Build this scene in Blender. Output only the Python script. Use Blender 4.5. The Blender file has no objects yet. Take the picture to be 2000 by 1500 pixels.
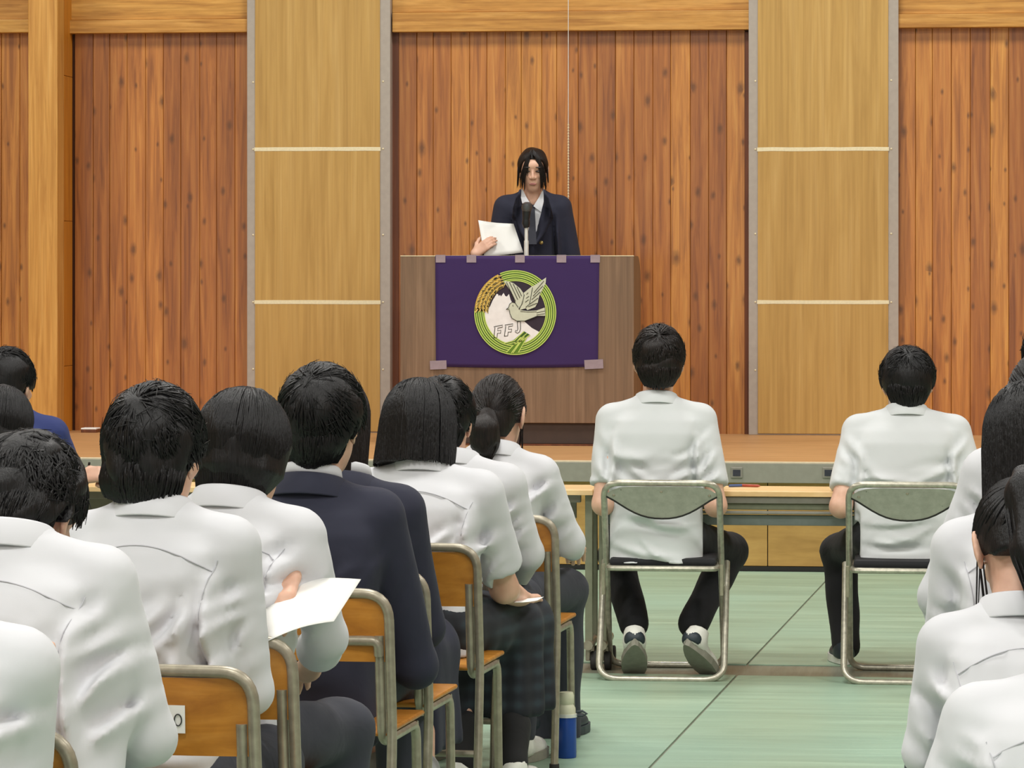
import bpy, bmesh, math, random
import numpy as np
from mathutils import Vector, Matrix

# ------------------------------------------------------------------ camera, world, lights, exposure
scene = bpy.context.scene
C = scene.collection
F = 120.0 / 36.0 * 2000.0            # focal length in pixels of the 2000 wide frame
YAW = math.radians(6.3)              # camera turned slightly to the left of the stage normal
CAMZ = 1.474
HOR = 520.0                          # row of the horizon
cam_d = bpy.data.cameras.new('camera')
cam_d.lens = 120.0; cam_d.sensor_width = 36.0; cam_d.sensor_fit = 'HORIZONTAL'
cam_d.shift_y = -(750.0 - HOR) / 2000.0
cam_d.clip_start = 0.1; cam_d.clip_end = 200
cam = bpy.data.objects.new('camera', cam_d); C.objects.link(cam)
cam.location = (0, 0, CAMZ); cam.rotation_euler = (math.pi / 2, 0, YAW)
scene.camera = cam

world = bpy.data.worlds.new('world'); scene.world = world
world.use_nodes = True
world.node_tree.nodes['Background'].inputs[0].default_value = (0.75, 0.85, 1.0, 1)
world.node_tree.nodes['Background'].inputs[1].default_value = 0.6

ROOM = dict(x0=-10.0, x1=8.0, y0=-7.0, y1=19.25, h=7.2)
def area(loc, sx, sy, power, rot=(0, 0, 0), col=(1, 0.98, 0.94)):
    l = bpy.data.lights.new('ceiling_light', 'AREA'); l.shape = 'RECTANGLE'; l.size = sx; l.size_y = sy
    l.energy = power; l.color = col
    o = bpy.data.objects.new('ceiling_light', l); C.objects.link(o); o.location = loc; o.rotation_euler = rot
for lx in (-7.0, -1.2, 4.6):
    for ly in (-3.0, 3.0, 9.0, 15.4):
        area((lx, ly, 6.9), 1.6, 1.6, 250 if ly < 15 else 265)

scene.view_settings.view_transform = 'Standard'
scene.view_settings.look = 'None'
scene.view_settings.exposure = -0.1
scene.view_settings.gamma = 1.0
scene.view_settings.use_curve_mapping = False

# ------------------------------------------------------------------ helpers: places
CY, SY = math.cos(YAW), math.sin(YAW)
def ray(px, py):
    u = (px - 1000.0) / F
    return np.array((u * CY - SY, u * SY + CY, -(py - HOR) / F))
def at_t(px, py, t):                 # point at depth t along the optical axis
    return np.array((0, 0, CAMZ)) + t * ray(px, py)
def at_y(px, py, Y):                 # point on the plane y = Y of the hall
    r = ray(px, py); return np.array((0, 0, CAMZ)) + r * (Y / r[1])
def at_z(px, py, z):
    r = ray(px, py); return np.array((0, 0, CAMZ)) + r * ((z - CAMZ) / r[2])

# ------------------------------------------------------------------ helpers: materials
def srgb(r, g, b):
    f = lambda c: (c / 255.0 / 12.92) if c / 255.0 <= 0.04045 else (((c / 255.0) + 0.055) / 1.055) ** 2.4
    return (f(r), f(g), f(b), 1.0)
class NT:
    def __init__(s, name):
        s.m = bpy.data.materials.new(name); s.m.use_nodes = True
        s.t = s.m.node_tree; s.b = s.t.nodes['Principled BSDF']
    def n(s, typ, **kw):
        x = s.t.nodes.new(typ)
        for k, v in kw.items():
            if k in x.inputs: x.inputs[k].default_value = v
            else: setattr(x, k, v)
        return x
    def l(s, a, b): s.t.links.new(a, b)
    def coords(s, scale, kind='Object', rnd=0.0):
        tc = s.n('ShaderNodeTexCoord'); mp = s.n('ShaderNodeMapping'); mp.inputs['Scale'].default_value = scale
        s.l(tc.outputs[kind], mp.inputs['Vector'])
        if rnd:
            oi = s.n('ShaderNodeObjectInfo'); mu = s.n('ShaderNodeVectorMath', operation='SCALE')
            mu.inputs[0].default_value = (rnd, rnd * .37, rnd * 1.7); s.l(oi.outputs['Random'], mu.inputs['Scale'])
            s.l(mu.outputs[0], mp.inputs['Location'])
        return mp.outputs[0]
    def noise(s, vec, scale, detail=4, rough=0.5, dist=0.0):
        x = s.n('ShaderNodeTexNoise'); x.inputs['Scale'].default_value = scale; x.inputs['Detail'].default_value = detail
        x.inputs['Roughness'].default_value = rough; x.inputs['Distortion'].default_value = dist
        if vec is not None: s.l(vec, x.inputs['Vector'])
        return x.outputs['Fac']
    def ramp(s, fac, stops):
        x = s.n('ShaderNodeValToRGB'); e = x.color_ramp.elements
        while len(e) < len(stops): e.new(0.5)
        for i, (p, c) in enumerate(stops): e[i].position = p; e[i].color = c
        s.l(fac, x.inputs[0]); return x.outputs[0]
    def mix(s, fac, a, b, mode='MIX'):
        x = s.n('ShaderNodeMix', data_type='RGBA', blend_type=mode)
        for v, i in ((fac, 0), (a, 6), (b, 7)):
            if hasattr(v, 'is_output') or isinstance(v, bpy.types.NodeSocket): s.l(v, x.inputs[i])
            else: x.inputs[i].default_value = v
        return x.outputs[2]
    def bump(s, h, strength=0.3, dist=0.002):
        x = s.n('ShaderNodeBump'); x.inputs['Strength'].default_value = strength; x.inputs['Distance'].default_value = dist
        s.l(h, x.inputs['Height']); s.l(x.outputs[0], s.b.inputs['Normal'])
    def base(s, v):
        if isinstance(v, bpy.types.NodeSocket): s.l(v, s.b.inputs['Base Color'])
        else: s.b.inputs['Base Color'].default_value = v
    def rough(s, v): s.b.inputs['Roughness'].default_value = v
def plain(name, col, rough=0.5, metal=0.0, var=0.08, scale=30.0, bump=0.0, sheen=0.0):
    k = NT(name); v = k.coords((1, 1, 1)); nz = k.noise(v, scale, 3)
    lo = tuple(c * (1 - var) for c in col[:3]) + (1,); hi = tuple(min(1, c * (1 + var)) for c in col[:3]) + (1,)
    k.base(k.ramp(nz, [(0.3, lo), (0.7, hi)])); k.rough(rough); k.b.inputs['Metallic'].default_value = metal
    if bump: k.bump(nz, bump)
    if sheen: k.b.inputs['Sheen Weight'].default_value = sheen
    return k.m
def cloth(name, col, rough=0.85, var=0.04, weave=900.0, fold=0.25, foldscale=9.0):
    k = NT(name); v = k.coords((1, 1, 1), rnd=20.0)
    big = k.noise(v, foldscale, 3, 0.5, 0.5); fine = k.noise(v, weave, 1)
    lo = tuple(c * (1 - var) for c in col[:3]) + (1,)
    k.base(k.ramp(big, [(0.3, lo), (0.7, col)])); k.rough(rough)
    add = k.n('ShaderNodeMath', operation='MULTIPLY_ADD'); add.inputs[1].default_value = 0.02
    k.l(fine, add.inputs[0]); k.l(big, add.inputs[2])
    k.bump(add.outputs[0], fold, 0.03); k.b.inputs['Sheen Weight'].default_value = 0.12 if col[1] > .3 else 0.02
    return k.m
def wood(name, a, b, c, grain=(26, 26, 1.3), rough=0.4, knots=True, rnd=30.0, objvar=0.5, coat=0.0):
    k = NT(name); v = k.coords(grain, rnd=rnd)
    g1 = k.noise(v, 1.2, 5, 0.6, 0.6); v2 = k.coords((grain[0] * 5, grain[1] * 5, grain[2] * 1.2), rnd=rnd); g2 = k.noise(v2, 1.0, 3, 0.6)
    col = k.ramp(g1, [(0.3, a), (0.52, b), (0.75, c)])
    oi = k.n('ShaderNodeObjectInfo')
    tint = k.ramp(oi.outputs['Random'], [(0.0, (0.60, 0.50, 0.48, 1)), (0.35, (0.80, 0.72, 0.66, 1)), (0.65, (1.0, 1.0, 1.0, 1)), (1.0, (1.12, 1.26, 1.16, 1))])
    col = k.mix(objvar, col, k.mix(1.0, col, tint, 'MULTIPLY'))
    fine = k.ramp(g2, [(0.3, (0.80, 0.76, 0.72, 1)), (0.65, (1.04, 1.04, 1.04, 1))])
    col = k.mix(0.7, col, k.mix(1.0, col, fine, 'MULTIPLY'))
    if knots:
        vk0 = k.coords((9.5, 1.0, 5.0), rnd=rnd * 2.1); vo = k.n('ShaderNodeTexVoronoi'); vo.voronoi_dimensions = '2D'; vo.inputs['Scale'].default_value = 1.0
        sx_ = k.n('ShaderNodeSeparateXYZ'); cx_ = k.n('ShaderNodeCombineXYZ'); k.l(vk0, sx_.inputs[0]); k.l(sx_.outputs[0], cx_.inputs[0]); k.l(sx_.outputs[2], cx_.inputs[1]); vk = cx_.outputs[0]
        nd = k.noise(k.coords((60, 60, 40)), 1.0, 2)
        ad = k.n('ShaderNodeMath', operation='MULTIPLY_ADD'); ad.inputs[1].default_value = 0.10
        k.l(vk, vo.inputs['Vector']); k.l(nd, ad.inputs[0]); 
        sp0 = k.n('ShaderNodeSeparateColor'); k.l(vo.outputs['Color'], sp0.inputs[0])
        szm = k.n('ShaderNodeMath', operation='MULTIPLY_ADD'); szm.inputs[1].default_value = 1.6; szm.inputs[2].default_value = .75; k.l(sp0.outputs[1], szm.inputs[0])
        dv = k.n('ShaderNodeMath', operation='MULTIPLY'); k.l(vo.outputs['Distance'], dv.inputs[0]); k.l(szm.outputs[0], dv.inputs[1]); k.l(dv.outputs[0], ad.inputs[2])
        kf = k.ramp(ad.outputs[0], [(0.10, (1, 1, 1, 1)), (0.17, (0.55, 0.55, 0.55, 1)), (0.27, (0, 0, 0, 1))])
        sel = k.n('ShaderNodeMath', operation='GREATER_THAN'); sel.inputs[1].default_value = 0.45
        sp = k.n('ShaderNodeSeparateColor'); k.l(vo.outputs['Color'], sp.inputs[0]); k.l(sp.outputs[0], sel.inputs[0])
        mm = k.n('ShaderNodeMath', operation='MULTIPLY'); k.l(kf, mm.inputs[0]); k.l(sel.outputs[0], mm.inputs[1])
        m2 = k.n('ShaderNodeMath', operation='MULTIPLY'); m2.inputs[1].default_value = 0.72; k.l(mm.outputs[0], m2.inputs[0])
        col = k.mix(m2.outputs[0], col, tuple(x * 0.30 for x in a[:3]) + (1,))
    k.base(col); k.rough(rough); k.bump(g2, 0.12, 0.001)
    if coat: k.b.inputs['Coat Weight'].default_value = coat; k.b.inputs['Coat Roughness'].default_value = 0.24
    return k.m

M = {}
M['plank'] = wood('cedar_plank', srgb(144, 84, 34), srgb(188, 120, 52), srgb(212, 150, 74), rough=0.42, coat=0.45, objvar=0.8)
M['timber'] = wood('pale_timber', srgb(178, 122, 50), srgb(206, 152, 74), srgb(222, 172, 96), knots=False, rough=0.5, objvar=0.15)
M['timber_h'] = wood('pale_timber_beam', srgb(168, 114, 46), srgb(200, 146, 68), srgb(220, 170, 94), grain=(1.6, 26, 40), knots=False, rough=0.5, objvar=0.25)
M['shaded_side'] = wood('shaded_orange_timber', srgb(172, 106, 22), srgb(192, 124, 30), srgb(204, 138, 44), knots=False, rough=0.5, objvar=0.1)  # orange timber, darkened by the shade on the post's side face
M['ply'] = wood('khaki_plywood', srgb(176, 138, 72), srgb(190, 152, 84), srgb(200, 164, 98), grain=(14, 14, 0.8), knots=False, rough=0.6, objvar=0.12)
M['greyframe'] = plain('grey_paint', srgb(166, 156, 146), 0.5, var=0.05)
M['tape'] = plain('cream_tape', srgb(226, 214, 178), 0.4, var=0.06, scale=90)
M['darktrim'] = wood('dark_cedar', srgb(84, 42, 20), srgb(104, 54, 26), srgb(126, 70, 36), knots=False, rough=0.5, objvar=0.1)
M['stagefloor'] = wood('stage_boards', srgb(176, 130, 82), srgb(194, 148, 98), srgb(206, 162, 112), grain=(1.5, 20, 20), knots=False, rough=0.45, objvar=0.15)
M['lip'] = plain('grey_metal_edge', srgb(146, 144, 132), 0.45, var=0.05)
M['liptop'] = plain('cream_edge', srgb(222, 206, 176), 0.5)
M['frontply'] = wood('stage_front_plywood', srgb(178, 138, 72), srgb(194, 152, 84), srgb(204, 164, 96), grain=(1.2, 14, 14), knots=False, rough=0.55, objvar=0.12)
M['black'] = plain('black_paint', srgb(24, 22, 20), 0.6)
M['wallpaint'] = plain('hall_wall_paint', srgb(150, 128, 100), 0.8, var=0.03, scale=3)
M['ceil'] = plain('hall_ceiling', srgb(150, 146, 138), 0.85, var=0.03, scale=3)
M['podium'] = wood('podium_walnut', srgb(108, 84, 64), srgb(126, 99, 76), srgb(142, 114, 90), grain=(22, 22, 1.0), knots=False, rough=0.5, objvar=0.1)
M['plinth'] = plain('podium_plinth', srgb(62, 46, 38), 0.6)
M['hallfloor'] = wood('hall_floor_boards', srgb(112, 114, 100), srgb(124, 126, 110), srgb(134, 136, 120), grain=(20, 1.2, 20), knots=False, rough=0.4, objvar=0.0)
M['tube'] = plain('worn_steel_tube', srgb(160, 152, 134), 0.38, 0.45, var=0.16, scale=45, bump=0.05)
M['foldtube'] = plain('folding_chair_tube', srgb(176, 172, 156), 0.32, 0.5, var=0.2, scale=60, bump=0.05)
M['seatwood'] = wood('chair_plywood', srgb(160, 100, 26), srgb(184, 122, 40), srgb(200, 140, 60), grain=(3, 20, 20), knots=False, rough=0.4, objvar=0.35)
M['rubber'] = plain('dark_rubber', srgb(42, 40, 38), 0.7)
M['paper'] = plain('white_paper', srgb(232, 232, 228), 0.6, var=0.01)
M['tablelight'] = wood('table_laminate', srgb(222, 184, 126), srgb(234, 200, 146), srgb(240, 210, 160), grain=(1.5, 20, 20), knots=False, rough=0.4, objvar=0.0)
M['tablegrey'] = plain('table_grey', srgb(136, 132, 122), 0.45)
M['tableblue'] = plain('table_bluegrey', srgb(122, 130, 126), 0.5)
M['tableleg'] = plain('table_leg_olive', srgb(128, 130, 108), 0.45)
M['white'] = cloth('white_shirt_cotton', (0.62, 0.625, 0.655, 1), fold=0.10, foldscale=6.0)
M['whitep'] = cloth('white_polo_jersey', (0.61, 0.63, 0.64, 1), fold=0.10, foldscale=6.0)
M['seam'] = plain('shirt_seam_shadow', srgb(182, 182, 188), 0.9)
M['navy'] = cloth('navy_blazer_wool', srgb(34, 36, 54), fold=0.15)
M['navytee'] = cloth('navy_blue_jersey', srgb(38, 50, 104))
M['trouser'] = cloth('charcoal_trousers', srgb(52, 54, 64))
M['trouserb'] = cloth('black_trousers', srgb(28, 28, 32))
M['sockb'] = cloth('black_sock', srgb(20, 20, 22))
M['sockg'] = cloth('grey_sock', srgb(170, 170, 170))
M['tie'] = cloth('dark_necktie', srgb(40, 42, 52))
M['shoew'] = plain('white_shoe', srgb(224, 224, 216), 0.5)
M['shoed'] = plain('dark_shoe', srgb(40, 50, 58), 0.5)
M['sole'] = plain('grey_rubber_sole', srgb(138, 136, 124), 0.7, var=0.12)
M['brass'] = plain('brass_button', srgb(214, 190, 120), 0.3, 0.7)
M['mic'] = plain('black_microphone', srgb(36, 38, 42), 0.4, 0.2)
M['micgrille'] = plain('microphone_grille', srgb(92, 94, 98), 0.4, 0.6, var=0.4, scale=400)
M['chrome'] = plain('white_metal_pole', srgb(226, 226, 222), 0.3, 0.2)
M['bluebottle'] = plain('blue_bottle', srgb(20, 66, 150), 0.35)
M['bottlecap'] = plain('khaki_bottle_cap', srgb(206, 206, 180), 0.5)
M['eye'] = plain('dark_eye', srgb(34, 24, 22), 0.3)
M['lip_s'] = plain('lips', srgb(168, 110, 104), 0.5)
M['purple'] = cloth('purple_flag_cloth', srgb(50, 24, 84), rough=0.8, fold=0.12, foldscale=5)
M['cleartape'] = plain('clear_tape', srgb(150, 132, 140), 0.25)
M['pen'] = plain('black_pen', srgb(30, 30, 32), 0.35)
M['redpen'] = plain('red_pen', srgb(170, 70, 50), 0.4)
M['bluepen'] = plain('blue_pen', srgb(70, 90, 140), 0.4)
M['chair_metal'] = None
def mk_skin():
    k = NT('skin'); v = k.coords((1, 1, 1)); nz = k.noise(v, 22, 4)
    k.base(k.ramp(nz, [(0.3, srgb(204, 158, 134)), (0.7, srgb(222, 180, 156))])); k.rough(0.5)
    k.b.inputs['Subsurface Weight'].default_value = 0.12; k.b.inputs['Subsurface Radius'].default_value = (0.02, 0.008, 0.004)
    return k.m
M['skin'] = mk_skin()
def mk_hair(name, col, hi):
    k = NT(name); v = k.coords((260, 260, 16)); nz = k.noise(v, 1.0, 3, 0.6)
    v2 = k.coords((30, 30, 14)); n2 = k.noise(v2, 1.0, 3)
    k.base(k.ramp(nz, [(0.35, col), (0.75, hi)])); k.rough(0.45)
    k.b.inputs['Specular IOR Level'].default_value = 0.32
    k.b.inputs['Anisotropic'].default_value = 0.4
    mx = k.n('ShaderNodeMath', operation='ADD'); k.l(nz, mx.inputs[0]); k.l(n2, mx.inputs[1])
    k.bump(mx.outputs[0], 0.55, 0.004)
    return k.m
M['hair'] = mk_hair('black_hair', srgb(9, 8, 9), srgb(26, 24, 26))
M['hairb'] = mk_hair('dark_brown_hair', srgb(14, 10, 10), srgb(38, 29, 26))
def mk_plaid():
    k = NT('dark_plaid'); 
    v = k.coords((1, 1, 1)); w1 = k.n('ShaderNodeTexWave'); w1.bands_direction = 'X'; w1.inputs['Scale'].default_value = 7
    w2 = k.n('ShaderNodeTexWave'); w2.bands_direction = 'Z'; w2.inputs['Scale'].default_value = 7
    k.l(v, w1.inputs['Vector']); k.l(v, w2.inputs['Vector'])
    ad = k.n('ShaderNodeMath', operation='ADD'); k.l(w1.outputs['Fac'], ad.inputs[0]); k.l(w2.outputs['Fac'], ad.inputs[1])
    hf = k.n('ShaderNodeMath', operation='MULTIPLY'); hf.inputs[1].default_value = .5; k.l(ad.outputs[0], hf.inputs[0])
    k.base(k.ramp(hf.outputs[0], [(0.2, srgb(24, 26, 34)), (0.6, srgb(34, 38, 46)), (0.95, srgb(44, 54, 62))])); k.rough(0.85)
    return k.m
M['plaid'] = mk_plaid()
def mk_chairpanel():
    k = NT('folding_chair_panel'); v = k.coords((1, 1, 1)); nz = k.noise(v, 26, 6, 0.65); 
    col = k.ramp(nz, [(0.3, srgb(162, 158, 148)), (0.65, srgb(184, 180, 170))])
    sc = k.noise(k.coords((30, 1, 45)), 1.0, 6, 0.7); mk = k.ramp(sc, [(0.66, (0, 0, 0, 1)), (0.70, (1, 1, 1, 1))])
    col = k.mix(mk, col, srgb(66, 68, 52)); k.base(col); k.rough(0.45); k.b.inputs['Metallic'].default_value = 0.1
    return k.m
M['foldpanel'] = mk_chairpanel()
def mk_greenfloor():
    k = NT('green_floor_sheet'); v = k.coords((0.5, 6.0, 1.0), rnd=9.0); n1 = k.noise(v, 1.6, 6, 0.65, 0.8)
    n2 = k.noise(k.coords((1, 1, 1)), 0.9, 3); n3 = k.noise(k.coords((6, 30, 1)), 3.0, 4, 0.7)
    col = k.ramp(n1, [(0.30, srgb(128, 150, 128)), (0.52, srgb(144, 168, 144)), (0.74, srgb(164, 188, 164))])
    col = k.mix(k.ramp(n2, [(0.4, (0, 0, 0, 1)), (0.7, (.5, .5, .5, 1))]), col, srgb(146, 182, 164))
    k.base(col); k.rough(0.42); 
    ad = k.n('ShaderNodeMath', operation='MULTIPLY_ADD'); ad.inputs[1].default_value = .35; k.l(n3, ad.inputs[0]); k.l(n1, ad.inputs[2])
    k.bump(ad.outputs[0], 0.35, 0.012)
    return k.m
M['green'] = mk_greenfloor()
def emis(name, col, st):
    k = NT(name); k.b.inputs['Emission Color'].default_value = col; k.b.inputs['Emission Strength'].default_value = st
    k.base((.8, .8, .8, 1)); return k.m
M['daylight'] = emis('window_daylight', (0.86, 0.93, 1.0, 1), 5.0)

# ------------------------------------------------------------------ helpers: meshes
def mesh_obj(name, verts, faces, mat, parent=None, smooth=False):
    me = bpy.data.meshes.new(name)
    me.from_pydata([tuple(map(float, v)) for v in verts], [], [tuple(map(int, f)) for f in faces])
    me.update()
    return link(name, me, mat, parent, smooth)
def link(name, me, mat, parent=None, smooth=False):
    if mat is not None and not me.materials: me.materials.append(mat)
    if smooth and len(me.polygons):
        me.polygons.foreach_set('use_smooth', np.ones(len(me.polygons), dtype=bool))
    o = bpy.data.objects.new(name, me); C.objects.link(o)
    if parent is not None: o.parent = parent
    return o
def np_obj(name, V, Q, mat, parent=None, smooth=True):
    me = bpy.data.meshes.new(name)
    V = np.asarray(V, dtype=np.float32); Q = np.asarray(Q, dtype=np.int32)
    k = Q.shape[1]
    me.vertices.add(len(V)); me.vertices.foreach_set('co', V.ravel())
    me.loops.add(Q.size); me.loops.foreach_set('vertex_index', Q.ravel())
    me.polygons.add(len(Q)); me.polygons.foreach_set('loop_start', np.arange(0, Q.size, k, dtype=np.int32))
    me.update(calc_edges=True); me.validate()
    return link(name, me, mat, parent, smooth)
def tag(o, label=None, cat=None, group=None, kind=None):
    for k, v in (('label', label), ('category', cat), ('group', group), ('kind', kind)):
        if v: o[k] = v
    return o
def empty(name, loc=(0, 0, 0), rz=0.0, label=None, cat=None, group=None):
    o = bpy.data.objects.new(name, None); C.objects.link(o); o.empty_display_size = 0.1
    o.location = tuple(map(float, loc)); o.rotation_euler = (0, 0, rz)
    return tag(o, label, cat, group)
class MB:
    def __init__(s): s.v = []; s.f = []
    def add(s, v, f):
        o = len(s.v); s.v += [tuple(map(float, x)) for x in v]; s.f += [tuple(i + o for i in q) for q in f]; return s
    def box(s, lo, hi, bev=0.0):
        (x0, y0, z0), (x1, y1, z1) = lo, hi
        if bev <= 0:
            v = [(x0, y0, z0), (x1, y0, z0), (x1, y1, z0), (x0, y1, z0), (x0, y0, z1), (x1, y0, z1), (x1, y1, z1), (x0, y1, z1)]
            return s.add(v, [(0, 3, 2, 1), (4, 5, 6, 7), (0, 1, 5, 4), (1, 2, 6, 5), (2, 3, 7, 6), (3, 0, 4, 7)])
        bm = bmesh.new(); bmesh.ops.create_cube(bm, size=1.0)
        for q in bm.verts: q.co = Vector(((x0 + x1) / 2 + q.co.x * (x1 - x0), (y0 + y1) / 2 + q.co.y * (y1 - y0), (z0 + z1) / 2 + q.co.z * (z1 - z0)))
        bmesh.ops.bevel(bm, geom=list(bm.edges), offset=bev, segments=2, affect='EDGES', profile=0.5)
        bm.verts.index_update(); v = [tuple(q.co) for q in bm.verts]; f = [tuple(q.index for q in p.verts) for p in bm.faces]; bm.free()
        return s.add(v, f)
    def tube(s, pts, r, n=10, closed=False, cap=True):
        P = [np.array(p, float) for p in pts]; m = len(P)
        rad = r if hasattr(r, '__len__') else [r] * m
        T = []
        for i in range(m):
            a = P[(i - 1) % m] if (closed or i > 0) else P[i]; b = P[(i + 1) % m] if (closed or i < m - 1) else P[i]
            d = b - a; T.append(d / (np.linalg.norm(d) + 1e-12))
        ref = np.array((0, 0, 1.0)) if abs(T[0][2]) < 0.9 else np.array((1.0, 0, 0))
        u = np.cross(T[0], ref); u /= np.linalg.norm(u); V = []
        for i in range(m):
            u = u - T[i] * np.dot(u, T[i]); u /= np.linalg.norm(u); w = np.cross(T[i], u)
            for j in range(n):
                a = 2 * math.pi * j / n; V.append(P[i] + rad[i] * (math.cos(a) * u + math.sin(a) * w))
        f = []
        for i in range(m if closed else m - 1):
            for j in range(n):
                a0 = i * n; b0 = ((i + 1) % m) * n
                f.append((a0 + j, a0 + (j + 1) % n, b0 + (j + 1) % n, b0 + j))
        if cap and not closed: f.append(tuple(range(n - 1, -1, -1))); f.append(tuple(range((m - 1) * n, m * n)))
        return s.add(V, f)
    def prism(s, poly, d0, d1, axis='y'):      # poly of (x, z) pushed from y=d0 to y=d1
        n = len(poly)
        mk = (lambda p, d: (p[0], d, p[1])) if axis == 'y' else ((lambda p, d: (p[0], p[1], d)) if axis == 'z' else (lambda p, d: (d, p[0], p[1])))
        v = [mk(p, d0) for p in poly] + [mk(p, d1) for p in poly]
        f = [tuple(range(n)), tuple(range(2 * n - 1, n - 1, -1))] + [(i, i + n, (i + 1) % n + n, (i + 1) % n) for i in range(n)]
        return s.add(v, f)
    def lathe(s, prof, n=20, c=(0, 0, 0)):
        m = len(prof); v = []
        for r, z in prof:
            for j in range(n):
                a = 2 * math.pi * j / n; v.append((c[0] + r * math.cos(a), c[1] + r * math.sin(a), c[2] + z))
        f = [(i * n + j, i * n + (j + 1) % n, (i + 1) * n + (j + 1) % n, (i + 1) * n + j) for i in range(m - 1) for j in range(n)]
        f += [tuple(range(n - 1, -1, -1)), tuple(range((m - 1) * n, m * n))]
        return s.add(v, f)
    def build(s, name, mat, parent=None, smooth=False):
        o = mesh_obj(name, s.v, s.f, mat, parent, smooth)
        bm = bmesh.new(); bm.from_mesh(o.data); bmesh.ops.recalc_face_normals(bm, faces=bm.faces); bm.to_mesh(o.data); bm.free()
        if smooth: o.data.set_sharp_from_angle(angle=math.radians(40))
        return o
def fillet(pts, r, seg=5, closed=False):
    P = [np.array(p, float) for p in pts]; out = []; m = len(P)
    for i in range(m):
        if not closed and i in (0, m - 1): out.append(P[i]); continue
        a, b, c = P[i - 1], P[i], P[(i + 1) % m]
        d1 = a - b; d2 = c - b; l1 = np.linalg.norm(d1); l2 = np.linalg.norm(d2); q = min(r, l1 * .49, l2 * .49)
        p0 = b + d1 / l1 * q; p1 = b + d2 / l2 * q
        for k in range(seg + 1):
            t = k / seg; out.append((1 - t) ** 2 * p0 + 2 * t * (1 - t) * b + t * t * p1)
    return out
def copy_tree(o, parent=None):
    c = o.copy(); C.objects.link(c); c.parent = parent
    for ch in list(o.children): copy_tree(ch, c)
    return c

# ------------------------------------------------------------------ the hall
R_ = ROOM
STG = 0.534; YE = 16.42; YW = 19.15
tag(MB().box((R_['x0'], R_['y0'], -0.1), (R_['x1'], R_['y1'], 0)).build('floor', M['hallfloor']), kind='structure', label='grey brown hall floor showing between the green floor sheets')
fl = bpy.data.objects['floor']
# green protective sheets lying on the floor, joints run towards the stage
g0 = at_z(1290, 1480, 0); g1 = at_z(1610, 1140, 0); gd = (g1 - g0) / np.linalg.norm(g1 - g0)
gn = np.array((gd[1], -gd[0], 0))
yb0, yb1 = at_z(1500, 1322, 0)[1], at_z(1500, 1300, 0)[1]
def seam_x(y, off): 
    t = (y - g0[1]) / gd[1]; return g0[0] + gd[0] * t + off / gd[1]
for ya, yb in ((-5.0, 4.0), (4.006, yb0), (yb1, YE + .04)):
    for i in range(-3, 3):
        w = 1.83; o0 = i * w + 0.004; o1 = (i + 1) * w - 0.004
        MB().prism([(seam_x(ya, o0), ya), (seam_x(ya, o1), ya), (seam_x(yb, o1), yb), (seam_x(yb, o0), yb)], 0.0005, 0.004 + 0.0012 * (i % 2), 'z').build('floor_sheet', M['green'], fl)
tag(MB().box((R_['x0'], R_['y0'], R_['h']), (R_['x1'], R_['y1'], R_['h'] + .1)).build('ceiling', M['ceil']), kind='structure')
tag(MB().box((R_['x0'] - .1, R_['y0'], 0), (R_['x0'], R_['y1'], R_['h'])).build('wall_left', M['wallpaint']), kind='structure')
tag(MB().box((R_['x1'], R_['y0'], 0), (R_['x1'] + .1, R_['y1'], R_['h'])).build('wall_right', M['wallpaint']), kind='structure')
tag(MB().box((R_['x0'], R_['y0'] - .1, 0), (R_['x1'], R_['y0'], R_['h'])).build('wall_rear', M['wallpaint']), kind='structure')
for i, wx in enumerate((-8.9, -5.6, -2.2, 1.1, 4.4)):
    w = tag(MB().box((wx - .8, R_['y0'] + .005, 0.4), (wx + .8, R_['y0'] + .02, 2.1)).build('window_%d' % (i + 1), M['daylight']), kind='structure')
    fr = MB()
    fr.box((wx - .86, R_['y0'], 0.32), (wx + .86, R_['y0'] + .06, 0.4)); fr.box((wx - .86, R_['y0'], 2.1), (wx + .86, R_['y0'] + .06, 2.18))
    for q in (-.83, -.0, .83): fr.box((wx + q - .035, R_['y0'], 0.4), (wx + q + .035, R_['y0'] + .06, 2.1))
    fr.build('window_frame', M['greyframe'], w)

# back wall of the stage: cedar planks
wb = tag(MB().box((R_['x0'], YW + .03, 0), (R_['x1'], YW + .13, R_['h'])).build('wall_back', M['darktrim']), kind='structure', label='cedar plank wall behind the stage')
rng = random.Random(4)
def planks(edges, ytop):
    for a, b in zip(edges[:-1], edges[1:]):
        xa = at_y(a, 500, YW)[0]; xb = at_y(b, 500, YW)[0]; dy = rng.uniform(-.003, .003)
        zt = at_y((a + b) / 2, ytop - 4, YW)[2]; z0 = STG + 0.0
        c = ((xa + xb) / 2, YW + dy, (z0 + zt) / 2); hx = (xb - xa) / 2 - 0.0007; hz = (zt - z0) / 2; cb = 0.0022
        poly = [(-hx, .028), (-hx, cb), (-hx + cb, 0), (hx - cb, 0), (hx, cb), (hx, .028)]
        o = MB().prism(poly, -hz, hz, 'z').build('plank', M['plank'], wb); o.location = c
planks([-70, -34, 3, 39, 58], 64)
planks([146, 182, 214, 248, 284, 319, 353, 390, 423, 459, 484], 64)
planks([778, 814, 846, 881, 917, 951, 987, 1018, 1058, 1087, 1129, 1166, 1202, 1238, 1275, 1310, 1348, 1384, 1419, 1455], 60)
planks([1752, 1788, 1821, 1858, 1895, 1934, 1970, 2006, 2042, 2078, 2114], 52)
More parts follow.
